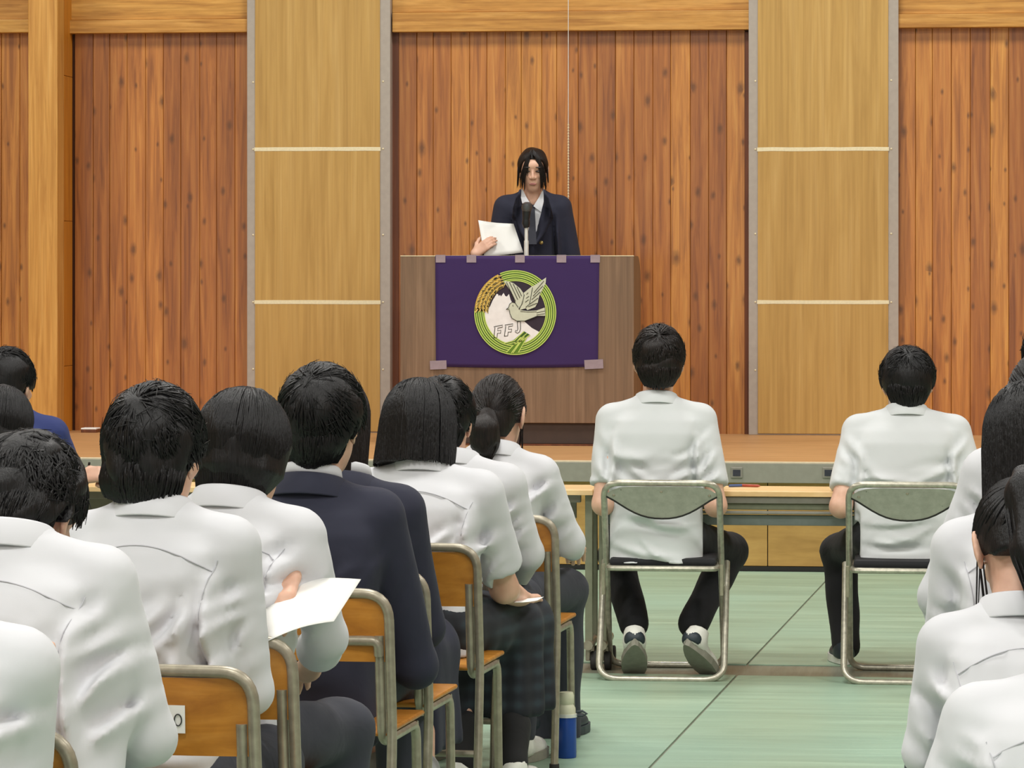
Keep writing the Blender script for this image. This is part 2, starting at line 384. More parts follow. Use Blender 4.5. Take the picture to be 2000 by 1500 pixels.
def slab(name, mat, px0, px1, py0, py1, Y, th, parent=None, bev=0.003):
    a = at_y(px0, py1, Y); b = at_y(px1, py0, Y)
    # a board keeps level edges: heights are read at its middle
    zm0 = at_y((px0 + px1) / 2, py1, Y)[2]; zm1 = at_y((px0 + px1) / 2, py0, Y)[2]
    return MB().box((a[0], Y, zm0), (b[0], Y + th, zm1), bev).build(name, mat, parent)
# lintel boards
k = 1
for p0, p1, ym, yb in ((-90, 56, 38, 64), (112, 484, 38, 64), (766, 1464, 22, 60), (1752, 2110, 26, 53)):
    o = slab('trim_%d' % k, M['timber_h'], p0, p1, ym, yb, YW - .07, .10); tag(o, kind='structure', label='pale timber lintel board'); k += 1
    o = slab('trim_%d' % k, M['timber_h'], p0, p1, -140, ym, YW - .03, .06); tag(o, kind='structure', label='darker timber board above the lintel'); k += 1
for p0, p1 in ((764, 779), (1454, 1464)):  # brown plank edge strips, shade of the gap put into their colour
    o = slab('trim_%d' % k, M['darktrim'], p0, p1, 62, 850, YW - .012, .04); tag(o, kind='structure', label='dark plank edge strip with painted shadow gap beside the plank wall'); k += 1
# timber post at the left
PY = 18.78
px0, px1 = at_y(55, 500, PY)[0], at_y(112, 500, PY)[0]
post = tag(empty('timber_post', ((px0 + px1) / 2, PY + .16, STG)), 'pale square timber post standing on the left of the stage', 'post')
w = (px1 - px0) / 2
MB().box((-w, -.16, 0), (w, .0, 4.2), .004).build('front_face', M['timber'], post)
for z0, z1 in ((0, .372), (.374, 1.196), (1.198, 2.02), (2.022, 4.2)):
    MB().box((-w + .002, .001, z0), (w - .001, .20, z1), .002).build('side_block', M['shaded_side'], post)
# two grey framed columns with plywood panels
def column(pa, pb, ia, ib, label):
    Y = YW - .10
    xa, xb = at_y(pa, 500, Y)[0], at_y(pb, 500, Y)[0]; xi, xj = at_y(ia, 500, Y)[0], at_y(ib, 500, Y)[0]
    xc = (xa + xb) / 2
    r = tag(empty('panel_column', (xc, Y, STG)), label, 'wall panel', 'grey framed panel columns')
    pm = (pa + pb) / 2
    zt = [at_y(pm, y, Y)[2] - STG for y in (852, 590, 291, -140)]; zt[0] = 0.004
    MB().box((xa - xc, .006, 0.0), (xb - xc, .10, zt[3]), .003).build('grey_frame', M['greyframe'], r)
    for z0, z1 in zip(zt[:-1], zt[1:]):
        MB().box((xi - xc, 0, z0 + .004), (xj - xc, .02, z1 - .004), .002).build('plywood_panel', M['ply'], r)
    rr = random.Random(int(pa))
    for z in zt[1:3]:
        n = 9; v = []; f = []
        for i in range(n):
            x = xi - xc - .004 + (xj - xi + .008) * i / (n - 1)
            v += [(x, -.0012, z - .011 + rr.uniform(-.0012, .0012)), (x, -.0012, z + .010 + rr.uniform(-.0012, .0012)), (x, .004, z - .011), (x, .004, z + .010)]
        for i in range(n - 1):
            q = i * 4; f += [(q, q + 4, q + 5, q + 1), (q + 2, q + 3, q + 7, q + 6), (q, q + 2, q + 6, q + 4), (q + 1, q + 5, q + 7, q + 3)]
        f += [(0, 1, 3, 2), ((n - 1) * 4, (n - 1) * 4 + 2, (n - 1) * 4 + 3, (n - 1) * 4 + 1)]
        mesh_obj('tape_strip', v, f, M['tape'], r)
    for s_, x in ((0, (xa + xi) / 2 + .012), (1, (xb + xj) / 2 - .012)):
        for z in (zt[1], zt[2], zt[1] + .38, zt[2] + .38, zt[1] - .38):
            o = MB().lathe([(.0055, 0), (.005, .003), (.002, .0045)], 8).build('screw', M['tape'], r); o.rotation_euler = (math.pi / 2, 0, 0); o.location = (x - xc, .0065, z)
column(482, 762, 498, 742, 'grey framed column with khaki plywood panels left of the podium')
column(1462, 1755, 1480, 1735, 'grey framed column with khaki plywood panels right of the podium')

# the stage
st = tag(empty('stage', (-1.2, YE, 0)), 'low wooden stage with grey metal edge and plywood front', 'stage')
MB().box((-8.5, 0.012, STG - .04), (8.5, YW - YE + .05, STG)).build('stage_floor', M['stagefloor'], st)
MB().box((-8.5, 0.0, STG - .006), (8.5, 0.03, STG + .001), .001).build('edge_strip', M['liptop'], st)
MB().box((-8.5, -.006, STG - .100), (8.5, 0.03, STG - .006), .002).build('metal_lip', M['lip'], st)
for i in range(-5, 5):
    MB().box((i * 1.7 + .002 + .62, .055, .03), (i * 1.7 + 1.698 + .62, .075, STG - .04), .0015).build('front_panel', M['frontply'], st)
MB().box((-8.5, .05, 0.006), (8.5, .06, 0.028)).build('kick_strip', M['black'], st)
MB().box((-8.5, .080, 0.0), (8.5, .10, STG - .04)).build('backing', M['black'], st)
for pxa in (1439, 1618):
    p = at_y(pxa, 923, YE - .006)
    s_ = MB().box((-.028, -.010, -.026), (.028, 0, .026), .003).build('socket_plate', M['tablegrey'], st)
    s_.location = (p[0] + 1.2, -.006, p[2]); 
    MB().box((-.018, -.0125, -.016), (.018, -.009, .014)).build('socket_hole', M['trouser'], s_)
p = at_y(177, 836, 18.95)
bx = tag(empty('floor_box', (p[0], 18.95, STG)), 'small clear box lying on the stage by the plank wall', 'box')
MB().box((-.045, -.05, 0), (.045, .05, .018), .003).build('box_base', M['darktrim'], bx)
MB().box((-.045, -.05, .018), (.045, .05, .026), .002).build('box_lid', M['paper'], bx)

# pull cord with beads
p = at_y(1110, 388, 18.98); zt = 4.0
cd = tag(empty('pull_cord', (p[0], 18.98, p[2])), 'thin white beaded pull cord hanging behind the speaker', 'cord')
MB().tube([(0, 0, .0), (0, 0, .4), (0, 0, zt - p[2])], 0.0022, 6).build('cord', M['chrome'], cd, True)
bd = MB()
for i in range(26): bd.lathe([(.0008, -.0055), (.0045, -.003), (.0045, .003), (.0008, .0055)], 6, (0, 0, .012 + i * .016))
tag(bd.build('bead_chain', M['tape'], cd, True), kind='stuff')
cc = MB()
# ------------------------------------------------------------------ the podium and its flag
YP = 17.80
pa = at_y(782, 870, YP); pb = at_y(1238, 500, YP); pcx = (pa[0] + pb[0]) / 2; phw = (pb[0] - pa[0]) / 2; phh = pb[2] - STG
pod = tag(empty('podium', (pcx, YP, STG)), 'brown wooden podium with rounded corner and dark plinth on the stage', 'podium')
pl = .118
MB().box((-phw, 0, pl), (phw, .025, phh), .002).build('front_panel', M['podium'], pod)
sp_ = [(.025, pl), (.50, pl), (.50, phh - .16)] + [(.50 - .22 * (1 - math.cos(a)), phh - .16 + .16 * math.sin(a)) for a in np.linspace(.15, math.pi / 2, 9)] + [(.025, phh)]
MB().prism(sp_, -phw, -phw + .025, 'x').build('side_panel', M['podium'], pod)
MB().prism(sp_, phw - .025, phw, 'x').build('side_panel', M['podium'], pod)
MB().box((-phw + .027, .026, phh - .06), (phw - .027, .30, phh - .035), .003).build('desk_top', M['podium'], pod)
MB().box((-phw + .027, .026, pl + .3), (phw - .027, .46, pl + .32), .003).build('shelf', M['podium'], pod)
MB().box((-phw + .02, .02, 0.008), (phw - .02, .48, pl), .003).build('plinth', M['plinth'], pod)
MB().box((-phw + .01, -.02, 0.001), (phw + .01, .5, 0.008)).build('base_board', M['darktrim'], pod)
MB().box((-phw, -.001, phh - .001), (phw, .026, phh + .003)).build('top_edge', M['tape'], pod)
# flag: measured in the 5.882x view of the picture
ZK = 5.882
FY = YP - .004
def fp(X, Y, layer=0):
    q = at_y(840 + X / ZK, 490 + Y / ZK, FY); return (q[0], q[2])
f0 = fp(1000, 700)
flag = tag(empty('flag', (f0[0], FY, f0[1])), 'purple flag with round green emblem taped to the podium front', 'flag')
def L(pt): q = fp(*pt); return (q[0] - f0[0], q[1] - f0[1])
# cloth: slightly wavy sheet
nx, ny = 40, 28; V = []; Q = []
cor = [(60, 55), (1945, 55), (1928, 1335), (68, 1335)]
for j in range(ny + 1):
    for i in range(nx + 1):
        s_, t_ = i / nx, j / ny
        X = (1 - t_) * ((1 - s_) * cor[0][0] + s_ * cor[1][0]) + t_ * ((1 - s_) * cor[3][0] + s_ * cor[2][0])
        Y = 55 + t_ * 1275 + 14 * t_ * math.sin(s_ * 3.1)
        a = L((X, Y)); cre = .0012 * max(0, 1 - abs(t_ - .5) * 30)
        V.append((a[0], -.0012 - .001 * math.sin(s_ * 9 + t_ * 5) * math.sin(t_ * 3.1) - cre, a[1]))
for j in range(ny):
    for i in range(nx):
        q = j * (nx + 1) + i; Q.append((q, q + nx + 1, q + nx + 2, q + 1))
o = mesh_obj('flag_cloth', V, Q, M['purple'], flag, True)
so = o.modifiers.new('thick', 'SOLIDIFY'); so.thickness = .002; so.offset = 0
FM = {k: plain('flag_' + k, srgb(*c), 0.8, var=.05) for k, c in dict(lime=(196, 214, 110), green=(92, 128, 30), dgreen=(58, 92, 28), gold=(196, 158, 66), gold2=(222, 190, 104), white=(232, 228, 228), dove=(200, 202, 182), ink=(56, 54, 44), dark=(46, 34, 50)).items()}
def flat(name, pts, mat, lay, parent=flag):
    poly = [L(p) for p in pts]; d = -.0062 - .0006 * lay
    from mathutils.geometry import tessellate_polygon
    n = len(poly); tri = tessellate_polygon([[Vector((x, z, 0)) for x, z in poly]])
    v = [(x, d, z) for x, z in poly] + [(x, d + .0005, z) for x, z in poly]
    f = [tuple(t_) for t_ in tri] + [tuple(q + n for q in reversed(t_)) for t_ in tri] + [(i_, i_ + n, (i_ + 1) % n + n, (i_ + 1) % n) for i_ in range(n)]
    return MB().add(v, f).build(name, FM[mat], parent)
def stroke(name, lines, w, mat, lay, parent=flag, n=1):
    mb = MB(); d = -.0062 - .0006 * lay
    for pts in lines:
        P = [np.array(p, float) for p in pts]; m = len(P); v = []
        for i in range(m):
            t = P[min(i + 1, m - 1)] - P[max(i - 1, 0)]; t /= np.linalg.norm(t) + 1e-9; nn = np.array((-t[1], t[0])) * w / 2
            for q in (P[i] + nn, P[i] - nn):
                a = L(q); v += [(a[0], d, a[1]), (a[0], d + .0005, a[1])]
        f = []
        for i in range(m - 1):
            a = i * 4; b = a + 4
            f += [(a, a + 2, b + 2, b), (a + 1, b + 1, b + 3, a + 3), (a, b, b + 1, a + 1), (a + 2, a + 3, b + 3, b + 2)]
        f += [(0, 1, 3, 2), ((m - 1) * 4, (m - 1) * 4 + 2, (m - 1) * 4 + 3, (m - 1) * 4 + 1)]
        mb.add(v, f)
    return mb.build(name, FM[mat], parent)
EX, EY, RX, RY = 980, 708, 468, 484
def arc(rf, a0, a1, n=40, dx=0, dy=0):
    return [(EX + dx + RX * rf * math.cos(a), EY + dy + RY * rf * math.sin(a)) for a in np.linspace(math.radians(a0), math.radians(a1), n)]
em = flat('emblem_disc', arc(.96, 0, 360, 64)[:-1], 'dark', 0)
# mountain (white) clipped by the ring
mt = [(608, 722), (640, 694), (690, 640), (720, 570), (768, 492), (784, 500), (790, 520), (806, 505), (816, 524), (846, 482), (866, 520), (884, 524), (908, 495), (926, 560), (1000, 700), (1090, 815), (1170, 885), (1268, 938)] + arc(.80, 40, 172, 24)
flat('mountain', mt, 'white', 1, em)
# ring of rice stalks: dark bands and lime lines
wf = .125
def band(name, r0, r1, a0, a1, mat, lay):
    flat(name, arc(r1, a0, a1, 60) + arc(r0, a1, a0, 60), mat, lay, em)
band('ring', .76, 1.0, -112, 187, 'green', 2)
stroke('ring_lines', [arc(r, -112, 187, 70) for r in (.995, .945, .895, .845, .795, .757)], 10, 'lime', 3, em)
stroke('ring_shade', [arc(r, -112, 187, 70) for r in (.92, .82)], 12, 'dgreen', 3, em)
# crossing stalk ends
flat('stalk_end', [(880, 1165), (935, 1175), (1080, 1005), (1045, 990)], 'green', 4, em); flat('stalk_end', [(960, 1170), (1015, 1165), (1105, 1005), (1070, 985)], 'green', 4, em)
flat('stalk_end', [(850, 1062), (960, 1075), (1150, 965), (1080, 922), (960, 1025)], 'dgreen', 4, em)
stroke('stalk_lines', [[(880, 1165), (1045, 990)], [(935, 1175), (1065, 1000)], [(955, 1172), (1085, 985)], [(1015, 1168), (1110, 1000)], [(850, 1062), (970, 1030), (1080, 925)], [(880, 1075), (1000, 1045), (1115, 945)], [(960, 1078), (1060, 1030), (1150, 965)]], 10, 'lime', 5, em)
# rice ear: golden grains along the upper left of the ring
rr = random.Random(3)
flat('rice_ear', arc(1.0, 182, 245, 20) + arc(.66, 245, 182, 20), 'gold', 3, em)
gl = []
for a in np.linspace(184, 246, 17):
    for r in (.70, .78, .86, .95):
        a2 = math.radians(a + rr.uniform(-1.5, 1.5)); c_ = np.array((EX + RX * r * math.cos(a2), EY + RY * r * math.sin(a2)))
        d_ = np.array((-math.sin(a2) , math.cos(a2))) * -1 + (rr.uniform(.2, .7)) * np.array((math.cos(a2), math.sin(a2))) * (1 if r > .82 else -1)
        d_ /= np.linalg.norm(d_); gl.append([c_ - d_ * 24, c_ + d_ * 24])
stroke('rice_grains', gl, 13, 'gold2', 4, em)
tag(stroke('rice_outline', [[p_ + np.array((9, 6)) for p_ in g_] for g_ in gl], 5, 'ink', 5, em), kind='stuff')
# dove
flat('dove_wing', [(850, 345), (900, 350), (960, 370), (1035, 430), (1072, 480), (1075, 540), (1040, 640), (1018, 665), (990, 610), (955, 520), (920, 450), (880, 395)], 'dove', 6, em)
flat('dove_wing', [(1335, 305), (1330, 370), (1290, 450), (1255, 520), (1240, 590), (1210, 645), (1120, 680), (1095, 650), (1100, 560), (1090, 480), (1170, 415), (1240, 370)], 'dove', 6, em)
flat('dove_wing', [(1080, 480), (1180, 400), (1195, 470), (1150, 600), (1100, 660), (1030, 680), (1060, 590)], 'dove', 7, em)
flat('dove_body', [(875, 675), (905, 650), (918, 610), (945, 590), (980, 600), (1010, 640), (1030, 680), (1120, 690), (1225, 685), (1320, 650), (1325, 745), (1240, 745), (1180, 770), (1090, 805), (1000, 805), (945, 775), (920, 720), (915, 680)], 'dove', 8, em)
wl = [[(880, 360), (985, 580)], [(915, 360), (1010, 560)], [(955, 375), (1035, 540)], [(1000, 410), (1055, 520)], [(1180, 420), (1145, 610), (1100, 650)], [(1310, 345), (1195, 480)], [(1300, 400), (1185, 520)], [(1270, 470), (1170, 560)], [(1245, 540), (1150, 610)], [(1230, 600), (1130, 640)], [(1085, 500), (1060, 610), (1020, 670)], [(1130, 480), (1110, 500)], [(1140, 520), (1105, 545)], [(1135, 560), (1095, 590)], [(1040, 695), (1120, 702), (1225, 700)], [(1225, 712), (1320, 690)], [(1225, 735), (1320, 722)], [(915, 680), (920, 720), (945, 775), (1000, 805), (1090, 805), (1180, 770), (1240, 745)], [(875, 675), (905, 650), (918, 610), (945, 590), (980, 600), (1015, 650)], [(880, 672), (915, 668)], [(952, 620), (956, 640)], [(1010, 806), (1005, 825)]]
stroke('dove_lines', wl, 7, 'ink', 9, em)
# the letters F F J in outline
def letter(polys): return [p + [p[0]] for p in polys]
Fa = [(735, 1000), (748, 880), (735, 872), (835, 852), (832, 876), (780, 886), (778, 918), (815, 912), (812, 945), (776, 945), (770, 996)]
Fb = [(855, 980), (872, 865), (862, 852), (955, 838), (950, 862), (905, 868), (902, 902), (940, 898), (934, 932), (900, 932), (893, 976)]
Jc = [(1005, 812), (1010, 900), (1000, 922), (985, 912), (980, 930), (1005, 946), (1030, 930), (1040, 900), (1040, 815)]
for q in (Fa, Fb, Jc):
    flat('letter', q, 'white', 2, em); stroke('letter_outline', letter([q]), 8, 'ink', 3, em)
def tapebit(cx, cy, w_, h_, lab, tilt=0.0):
    a = fp(cx - w_ / 2, cy + h_ / 2); b = fp(cx + w_ / 2, cy - h_ / 2)
    o = MB().box((-(b[0] - a[0]) / 2, -.0006, -(b[1] - a[1]) / 2), ((b[0] - a[0]) / 2, .0006, (b[1] - a[1]) / 2)).build('tape_piece', M['cleartape'])
    o.location = ((a[0] + b[0]) / 2, FY - .0045, (a[1] + b[1]) / 2); o.rotation_euler = (0, tilt, 0)
    tag(o, lab, 'tape', 'tape pieces holding the flag')
for i, (cx, lab) in enumerate(((122, 'first'), (476, 'second'), (1033, 'middle'), (1510, 'fourth'), (1898, 'last'))):
    tapebit(cx, 90, 110, 88, '%s of five tape pieces from the left along the top of the purple flag' % lab)
tapebit(95, 1310, 190, 100, 'wide tape piece on the lower left corner of the purple flag', -.04)
tapebit(1882, 1302, 215, 105, 'wide tape piece on the lower right corner of the purple flag', -.05)

# microphone on its stand
p = at_y(1028, 498, 18.02)
zt = STG + phh - .0345
mic = tag(empty('microphone', (p[0], 18.02, zt)), 'dark microphone on a white pole standing on the podium', 'microphone')
zz = lambda py: at_y(1028, py, 18.02)[2] - zt
MB().lathe([(.07, 0), (.07, .008), (.02, .014), (.012, .03)], 20).build('base', M['mic'], mic, True)
MB().tube([(0, 0, .02), (0, 0, zz(470))], .0125, 10).build('pole', M['chrome'], mic, True)
MB().tube([(0, 0, zz(470)), (0, 0, zz(440))], .0095, 10).build('pole_top', M['chrome'], mic, True)
MB().tube([(0, 0.0, zz(444)), (-.002, -.004, zz(436)), (.0, -.008, zz(428))], [.016, .022, .018], 12).build('clip', M['mic'], mic, True)
MB().tube([(-.004, -.003, zz(440)), (.003, -.012, zz(412))], [.016, .023], 14).build('handle', M['mic'], mic, True)
MB().tube([(.003, -.012, zz(412)), (.004, -.014, zz(406)), (.006, -.016, zz(398)), (.006, -.017, zz(395))], [.024, .029, .026, .012], 14).build('grille', M['micgrille'], mic, True)

# ------------------------------------------------------------------ tables in front of the stage
def table(px0, px1, style, label):
    Yt = 12.38; H = .66
    xa = at_y(px0, 957, Yt)[0]; xb = at_y(px1, 957, Yt)[0]; xc = (xa + xb) / 2; hw = (xb - xa) / 2
    r = tag(empty('table', (xc, Yt, 0)), label, 'table', 'tables in front of the stage')
    MB().box((-hw, 0, H - .020), (hw, .29, H), .004).build('table_top', M['tablelight'], r)
    MB().box((-hw + .001, -.002, H - .019), (hw - .001, .001, H - .003)).build('edge_band', M['tablelight'], r)
    if style == 'C':
        for i, (z0, z1, y_, m_) in enumerate(((H - .046, H - .022, .012, 'tablegrey'), (H - .070, H - .048, .03, 'tableleg'), (H - .085, H - .074, .02, 'tablegrey'), (H - .128, H - .090, .05, 'tableblue'))):
            MB().box((-hw + .03, y_, z0), (hw - .03, y_ + .02, z1), .003).build('under_rail', M[m_], r)
    else:
        MB().box((-hw + .05, .05, H - .05), (hw - .05, .09, H - .021), .002).build('under_rail', M['tablegrey'], r)
        MB().box((-hw + .08, .22, H - .12), (hw - .08, .235, H - .05), .002).build('rear_panel', M['tablegrey'], r)
    for sx in (-1, 1):
        x = sx * (hw - .018)
        for y in (.05, .25):
            MB().box((x - .014, y - .014, .10), (x + .014, y + .014, H - .021), .003).build('leg', M['tableleg'], r)
            cst = MB().lathe([(.030, -.012), (.034, -.009), (.034, .009), (.030, .012)], 16).build('caster', M['rubber'], r, True)
            cst.rotation_euler = (0, math.pi / 2, 0); cst.location = (x + .018, y, .034)
            MB().box((x - .012, y - .02, .034), (x + .005, y + .02, .085), .003).build('caster_fork', M['tube'], r)
        MB().tube([(x, .0, .093), (x, .33, .093)], .018, 10).build('foot_rail', M['tube'], r, True)
    return r
table(-420, 250, 'B', 'light wood table at the left end, under the navy shirted person')
table(330, 1158, 'B', 'light wood table behind the seated students, left of the folding chairs')
table(1166, 2150, 'C', 'light wood table with grey rails that the two folding chairs face')
for px_, m_, a_, lb in ((1440, 'bluepen', .5, 'small blue pen lying on the table right of the first folding chair'), (1464, 'redpen', -.3, 'small red pen lying on the table right of the first folding chair')):
    q = at_z(px_, 949, .666); o = MB().tube([(-.035, 0, 0), (.03, 0, 0), (.04, 0, 0)], [.005, .005, .002], 8).build('pen', M[m_], None, True)
    o.location = (q[0], 12.6, .6655); o.rotation_euler = (0, 0, a_); tag(o, lb, 'pen')

# ------------------------------------------------------------------ chairs
def school_chair():
    r = empty('school_chair'); hw = .182; rt = .0115; T = .74; S = .42
    up = lambda x: [(x, -.035, 0.012), (x, .005, S), (x, -.028, T)]
    pts = fillet([(-hw, -.045, .012), (-hw, 0.0, S), (-hw, -.04, T), (hw, -.04, T), (hw, 0.0, S), (hw, -.045, .012)], .062, 7)
    MB().tube(pts, rt, 10).build('back_frame', M['tube'], r, True)
    for sx in (-1, 1):
        x = sx * (hw - .0245)
        MB().tube(fillet([(x, -.024, .645), (x, .004, S - .02), (x, .345, S - .02), (x, .37, .012)], .045, 6), rt, 10).build('side_frame', M['tube'], r, True)
        for (fx, fy) in ((sx * hw, -.045), (x, .37)):
            MB().lathe([(.0145, 0), (.0155, .003), (.0145, .03)], 10, (fx, fy, 0)).build('rubber_foot', M['rubber'], r, True)
    # curved plywood backrest
    def curved(z0, z1, th, nx=9, nz=3):
        V = []; Q = []
        for s_ in (0, 1):
            for j in range(nz + 1):
                for i in range(nx + 1):
                    u = -1 + 2 * i / nx; z = z0 + (z1 - z0) * j / nz
                    yb = -.032 * (z - .42) / .32 - .010 + .0 - .012 * (1 - u * u)
                    V.append((u * (hw - .010), yb + (th if s_ else 0) + .006, z))
        n1 = (nx + 1) * (nz + 1)
        for j in range(nz):
            for i in range(nx):
                a = j * (nx + 1) + i; Q += [(a, a + 1, a + nx + 2, a + nx + 1), (n1 + a, n1 + a + nx + 1, n1 + a + nx + 2, n1 + a + 1)]
        for i in range(nx):
            Q += [(i, n1 + i, n1 + i + 1, i + 1)]; a = nz * (nx + 1) + i; Q += [(a, a + 1, n1 + a + 1, n1 + a)]
        for j in range(nz):
            a = j * (nx + 1); Q += [(a, a + nx + 1, n1 + a + nx + 1, n1 + a)]; a += nx; Q += [(a, n1 + a, n1 + a + nx + 1, a + nx + 1)]
        return V, Q
    V, Q = curved(.585, T - .012, .009); o = MB().add(V, Q).build('backrest', M['seatwood'], r, True)
    MB().box((-hw + .012, .0, S - .006), (hw - .012, .385, S + .006), .005).build('seat', M['seatwood'], r)
    MB().tube([(-hw + .02, .345, S - .024), (hw - .02, .345, S - .024)], .010, 8).build('stretcher', M['tube'], r, True)
    MB().tube([(-hw, -.02, .2), (hw, -.02, .2)], .009, 8).build('stretcher', M['tube'], r, True)
    return r
proto = school_chair()
n_ch = [0]
def place_chair(rpx, top_py, yaw, label, T=.74):
    # rpx: right edge of the back frame in the picture, top_py: its top
    s = (top_py - HOR) / (CAMZ - T * 1.0); t = F / s
    c = at_t(rpx - .193 * s, top_py, t)
    o = proto if n_ch[0] == 0 else copy_tree(proto)
    n_ch[0] += 1
    o.location = (c[0], c[1] + .04, 0); o.rotation_euler = (0, 0, -math.radians(yaw))
    tag(o, label, 'chair', 'wooden school chairs'); return o
CH = {}
CH['c5'] = place_chair(1095, 1012, 5, 'wooden school chair with grey tube frame under the ponytailed student nearest the podium')
CH['c4'] = place_chair(945, 1068, 5, 'wooden school chair under the student with a black bob and plaid skirt')
CH['c3'] = place_chair(846, 1118, 5, 'wooden school chair under the long haired student in a navy blazer')
CH['c2'] = place_chair(775, 1157, 5, 'wooden school chair under the short haired student in a navy blazer')
cr = MB().tube(fillet([(-.1575, -.026, .60), (-.1575, -.034, .633), (.1575, -.034, .633), (.1575, -.026, .60)], .05, 6), .0115, 10).build('cross_rail', M['tube'], CH['c2'], True)
CH['c585'] = place_chair(590, 1250, 5, 'wooden school chair under the student with rolled sleeves and paper')
CH['c1'] = place_chair(515, 1309, 5, 'wooden school chair with a white number sticker on its backrest')
CH['c0'] = place_chair(165, 1430, 5, 'wooden school chair at the lower left under the bowed curly haired student')
# number sticker on the nearest full chair
lb = tag(empty('number_sticker', (0, 0, 0)), 'white paper sticker with a handwritten 0 on a chair back', 'sticker')
c1 = CH['c1']; lb.location = c1.location; lb.rotation_euler = c1.rotation_euler
st_ = MB().box((-.026, -.0004, -.0255), (.026, .0004, .0255)).build('sticker_paper', M['paper'], lb); st_.location = (.030, -.041, .652)
st_.rotation_euler = (math.radians(3), 0, 0)
zr = MB().tube([(.013 + .0068 * math.cos(a), -.0016, -.001 + .0105 * math.sin(a)) for a in np.linspace(0, 2 * math.pi, 18)[:-1]], .0011, 6, closed=True).build('digit', M['pen'], st_)

def folding_chair():
    r = empty('folding_chair'); hw = .205; T = .705; S = .40
    # long frame: top arch, down forwards to the front feet
    MB().tube(fillet([(-hw, .02, T), (hw, .02, T), (hw + .004, .45, .011), (-hw - .004, .45, .011)], .06, 7, closed=True), .0115, 10, closed=True).build('back_frame', M['foldtube'], r, True)
    h2 = hw + .018
    MB().tube(fillet([(-h2, .34, S), (-h2 , .0, .011), (h2, .0, .011), (h2, .34, S)], .075, 7), .0115, 10).build('rear_leg_frame', M['foldtube'], r, True)
    # lens shaped backrest plate
    def ypl(z): return .02 + (T - z) / T * .43
    V = []; Q = []; n = 16
    for s_ in (0, 1):
        for i in range(n + 1):
            u = -1 + 2 * i / n; x = u * (hw - .008)
            zt_ = T - .012 - .028 * abs(u) ** 6; zb_ = zt_ - .010 - .108 * max(0.0, 1 - abs(u) ** 2.3)
            for z in (zt_, (zt_ + zb_) / 2, zb_):
                V.append((x, ypl(z) - .006 - .018 * (1 - u * u) + s_ * .008, z))
    n1 = (n + 1) * 3
    for i in range(n):
        for j in range(2):
            a = i * 3 + j; Q += [(a, a + 1, a + 4, a + 3), (n1 + a, n1 + a + 3, n1 + a + 4, n1 + a + 1)]
        a = i * 3; Q += [(a, a + 3, n1 + a + 3, n1 + a), (a + 2, n1 + a + 2, n1 + a + 5, a + 5)]
    Q += [(0, n1, n1 + 1, 1), (1, n1 + 1, n1 + 2, 2), (n * 3, n * 3 + 1, n1 + n * 3 + 1, n1 + n * 3), (n * 3 + 1, n * 3 + 2, n1 + n * 3 + 2, n1 + n * 3 + 1)]
    bk = MB().add(V, Q).build('backrest', M['foldpanel'], r, True)
    lo = [V[i * 3 + 2] for i in range(n + 1)]
    MB().tube([(x, y + .001, z) for x, y, z in lo], .0042, 6).build('rim', M['rubber'], bk, True)
    for q in ((0, T - .03), (-.17, T - .045), (.17, T - .045)):
        rv = MB().lathe([(.006, 0), (.005, .003), (.002, .004)], 8).build('rivet', M['tube'], bk); rv.rotation_euler = (math.pi / 2, 0, 0); rv.location = (q[0], ypl(q[1]) - .022 + .018 * (q[0] / hw) ** 2, q[1])
    MB().box((-hw + .015, .10, S + .002), (hw - .015, .46, S + .032), .012).build('seat_pad', M['trouserb'], r, True)
    MB().tube(fillet([(-hw + .012, .44, S - .004), (-hw + .012, .085, S - .004), (hw - .012, .085, S - .004), (hw - .012, .44, S - .004)], .03, 4), .010, 8).build('seat_frame', M['foldtube'], r, True)
    for sx in (-1, 1):
        MB().tube([(sx * (hw + .006), .11, S - .1), (sx * (hw + .006), .10, S + .01)], .007, 8).build('hinge_bar', M['tube'], r, True)
    return r
fproto = folding_chair()
def place_fold(o, cx, base_py, yaw, label):
    c = at_z(cx, base_py, 0); o.location = (c[0], c[1], 0); o.rotation_euler = (0, 0, -math.radians(yaw)); tag(o, label, 'chair', 'folding chairs')
    return o
FC1 = place_fold(fproto, 1291, 1333, -1.0, 'grey steel folding chair with the worn plate, in front of the podium')
FC2 = place_fold(copy_tree(fproto), 1772, 1340, 0.5, 'grey steel folding chair at the right, under the broad man in a white polo')

# bottle on the floor
p = at_z(1106, 1480, 0.004)
bt = tag(empty('water_bottle', (p[0], p[1], 0.0045)), 'blue water bottle with a khaki cap standing on the floor', 'bottle')
MB().lathe([(.028, 0), (.0305, .004), (.0305, .115), (.0295, .122)], 20).build('body', M['bluebottle'], bt, True)
MB().lathe([(.0325, .122), (.0325, .132)], 20).build('ring', M['chrome'], bt, True)
MB().lathe([(.029, .132), (.0275, .150), (.021, .160), (.023, .164), (.0235, .186), (.020, .196)], 20).build('cap', M['bottlecap'], bt, True)
MB().tube([(.03, 0, .137), (.048, .0, .140), (.062, .0, .132), (.048, .0, .126), (.031, 0, .127)], .004, 6).build('strap', M['shoed'], bt, True)

def stool():
    r = empty('stool')
    MB().lathe([(.15, .392), (.16, .398), (.16, .416), (.15, .42)], 24).build('seat', M['seatwood'], r, True)
    for sx in (-1, 1):
        for sy in (-1, 1): MB().tube([(sx * .10, sy * .10, .39), (sx * .14, sy * .14, .008)], .011, 8).build('leg', M['tube'], r, True)
    return r
stool_proto = [stool(), 0]

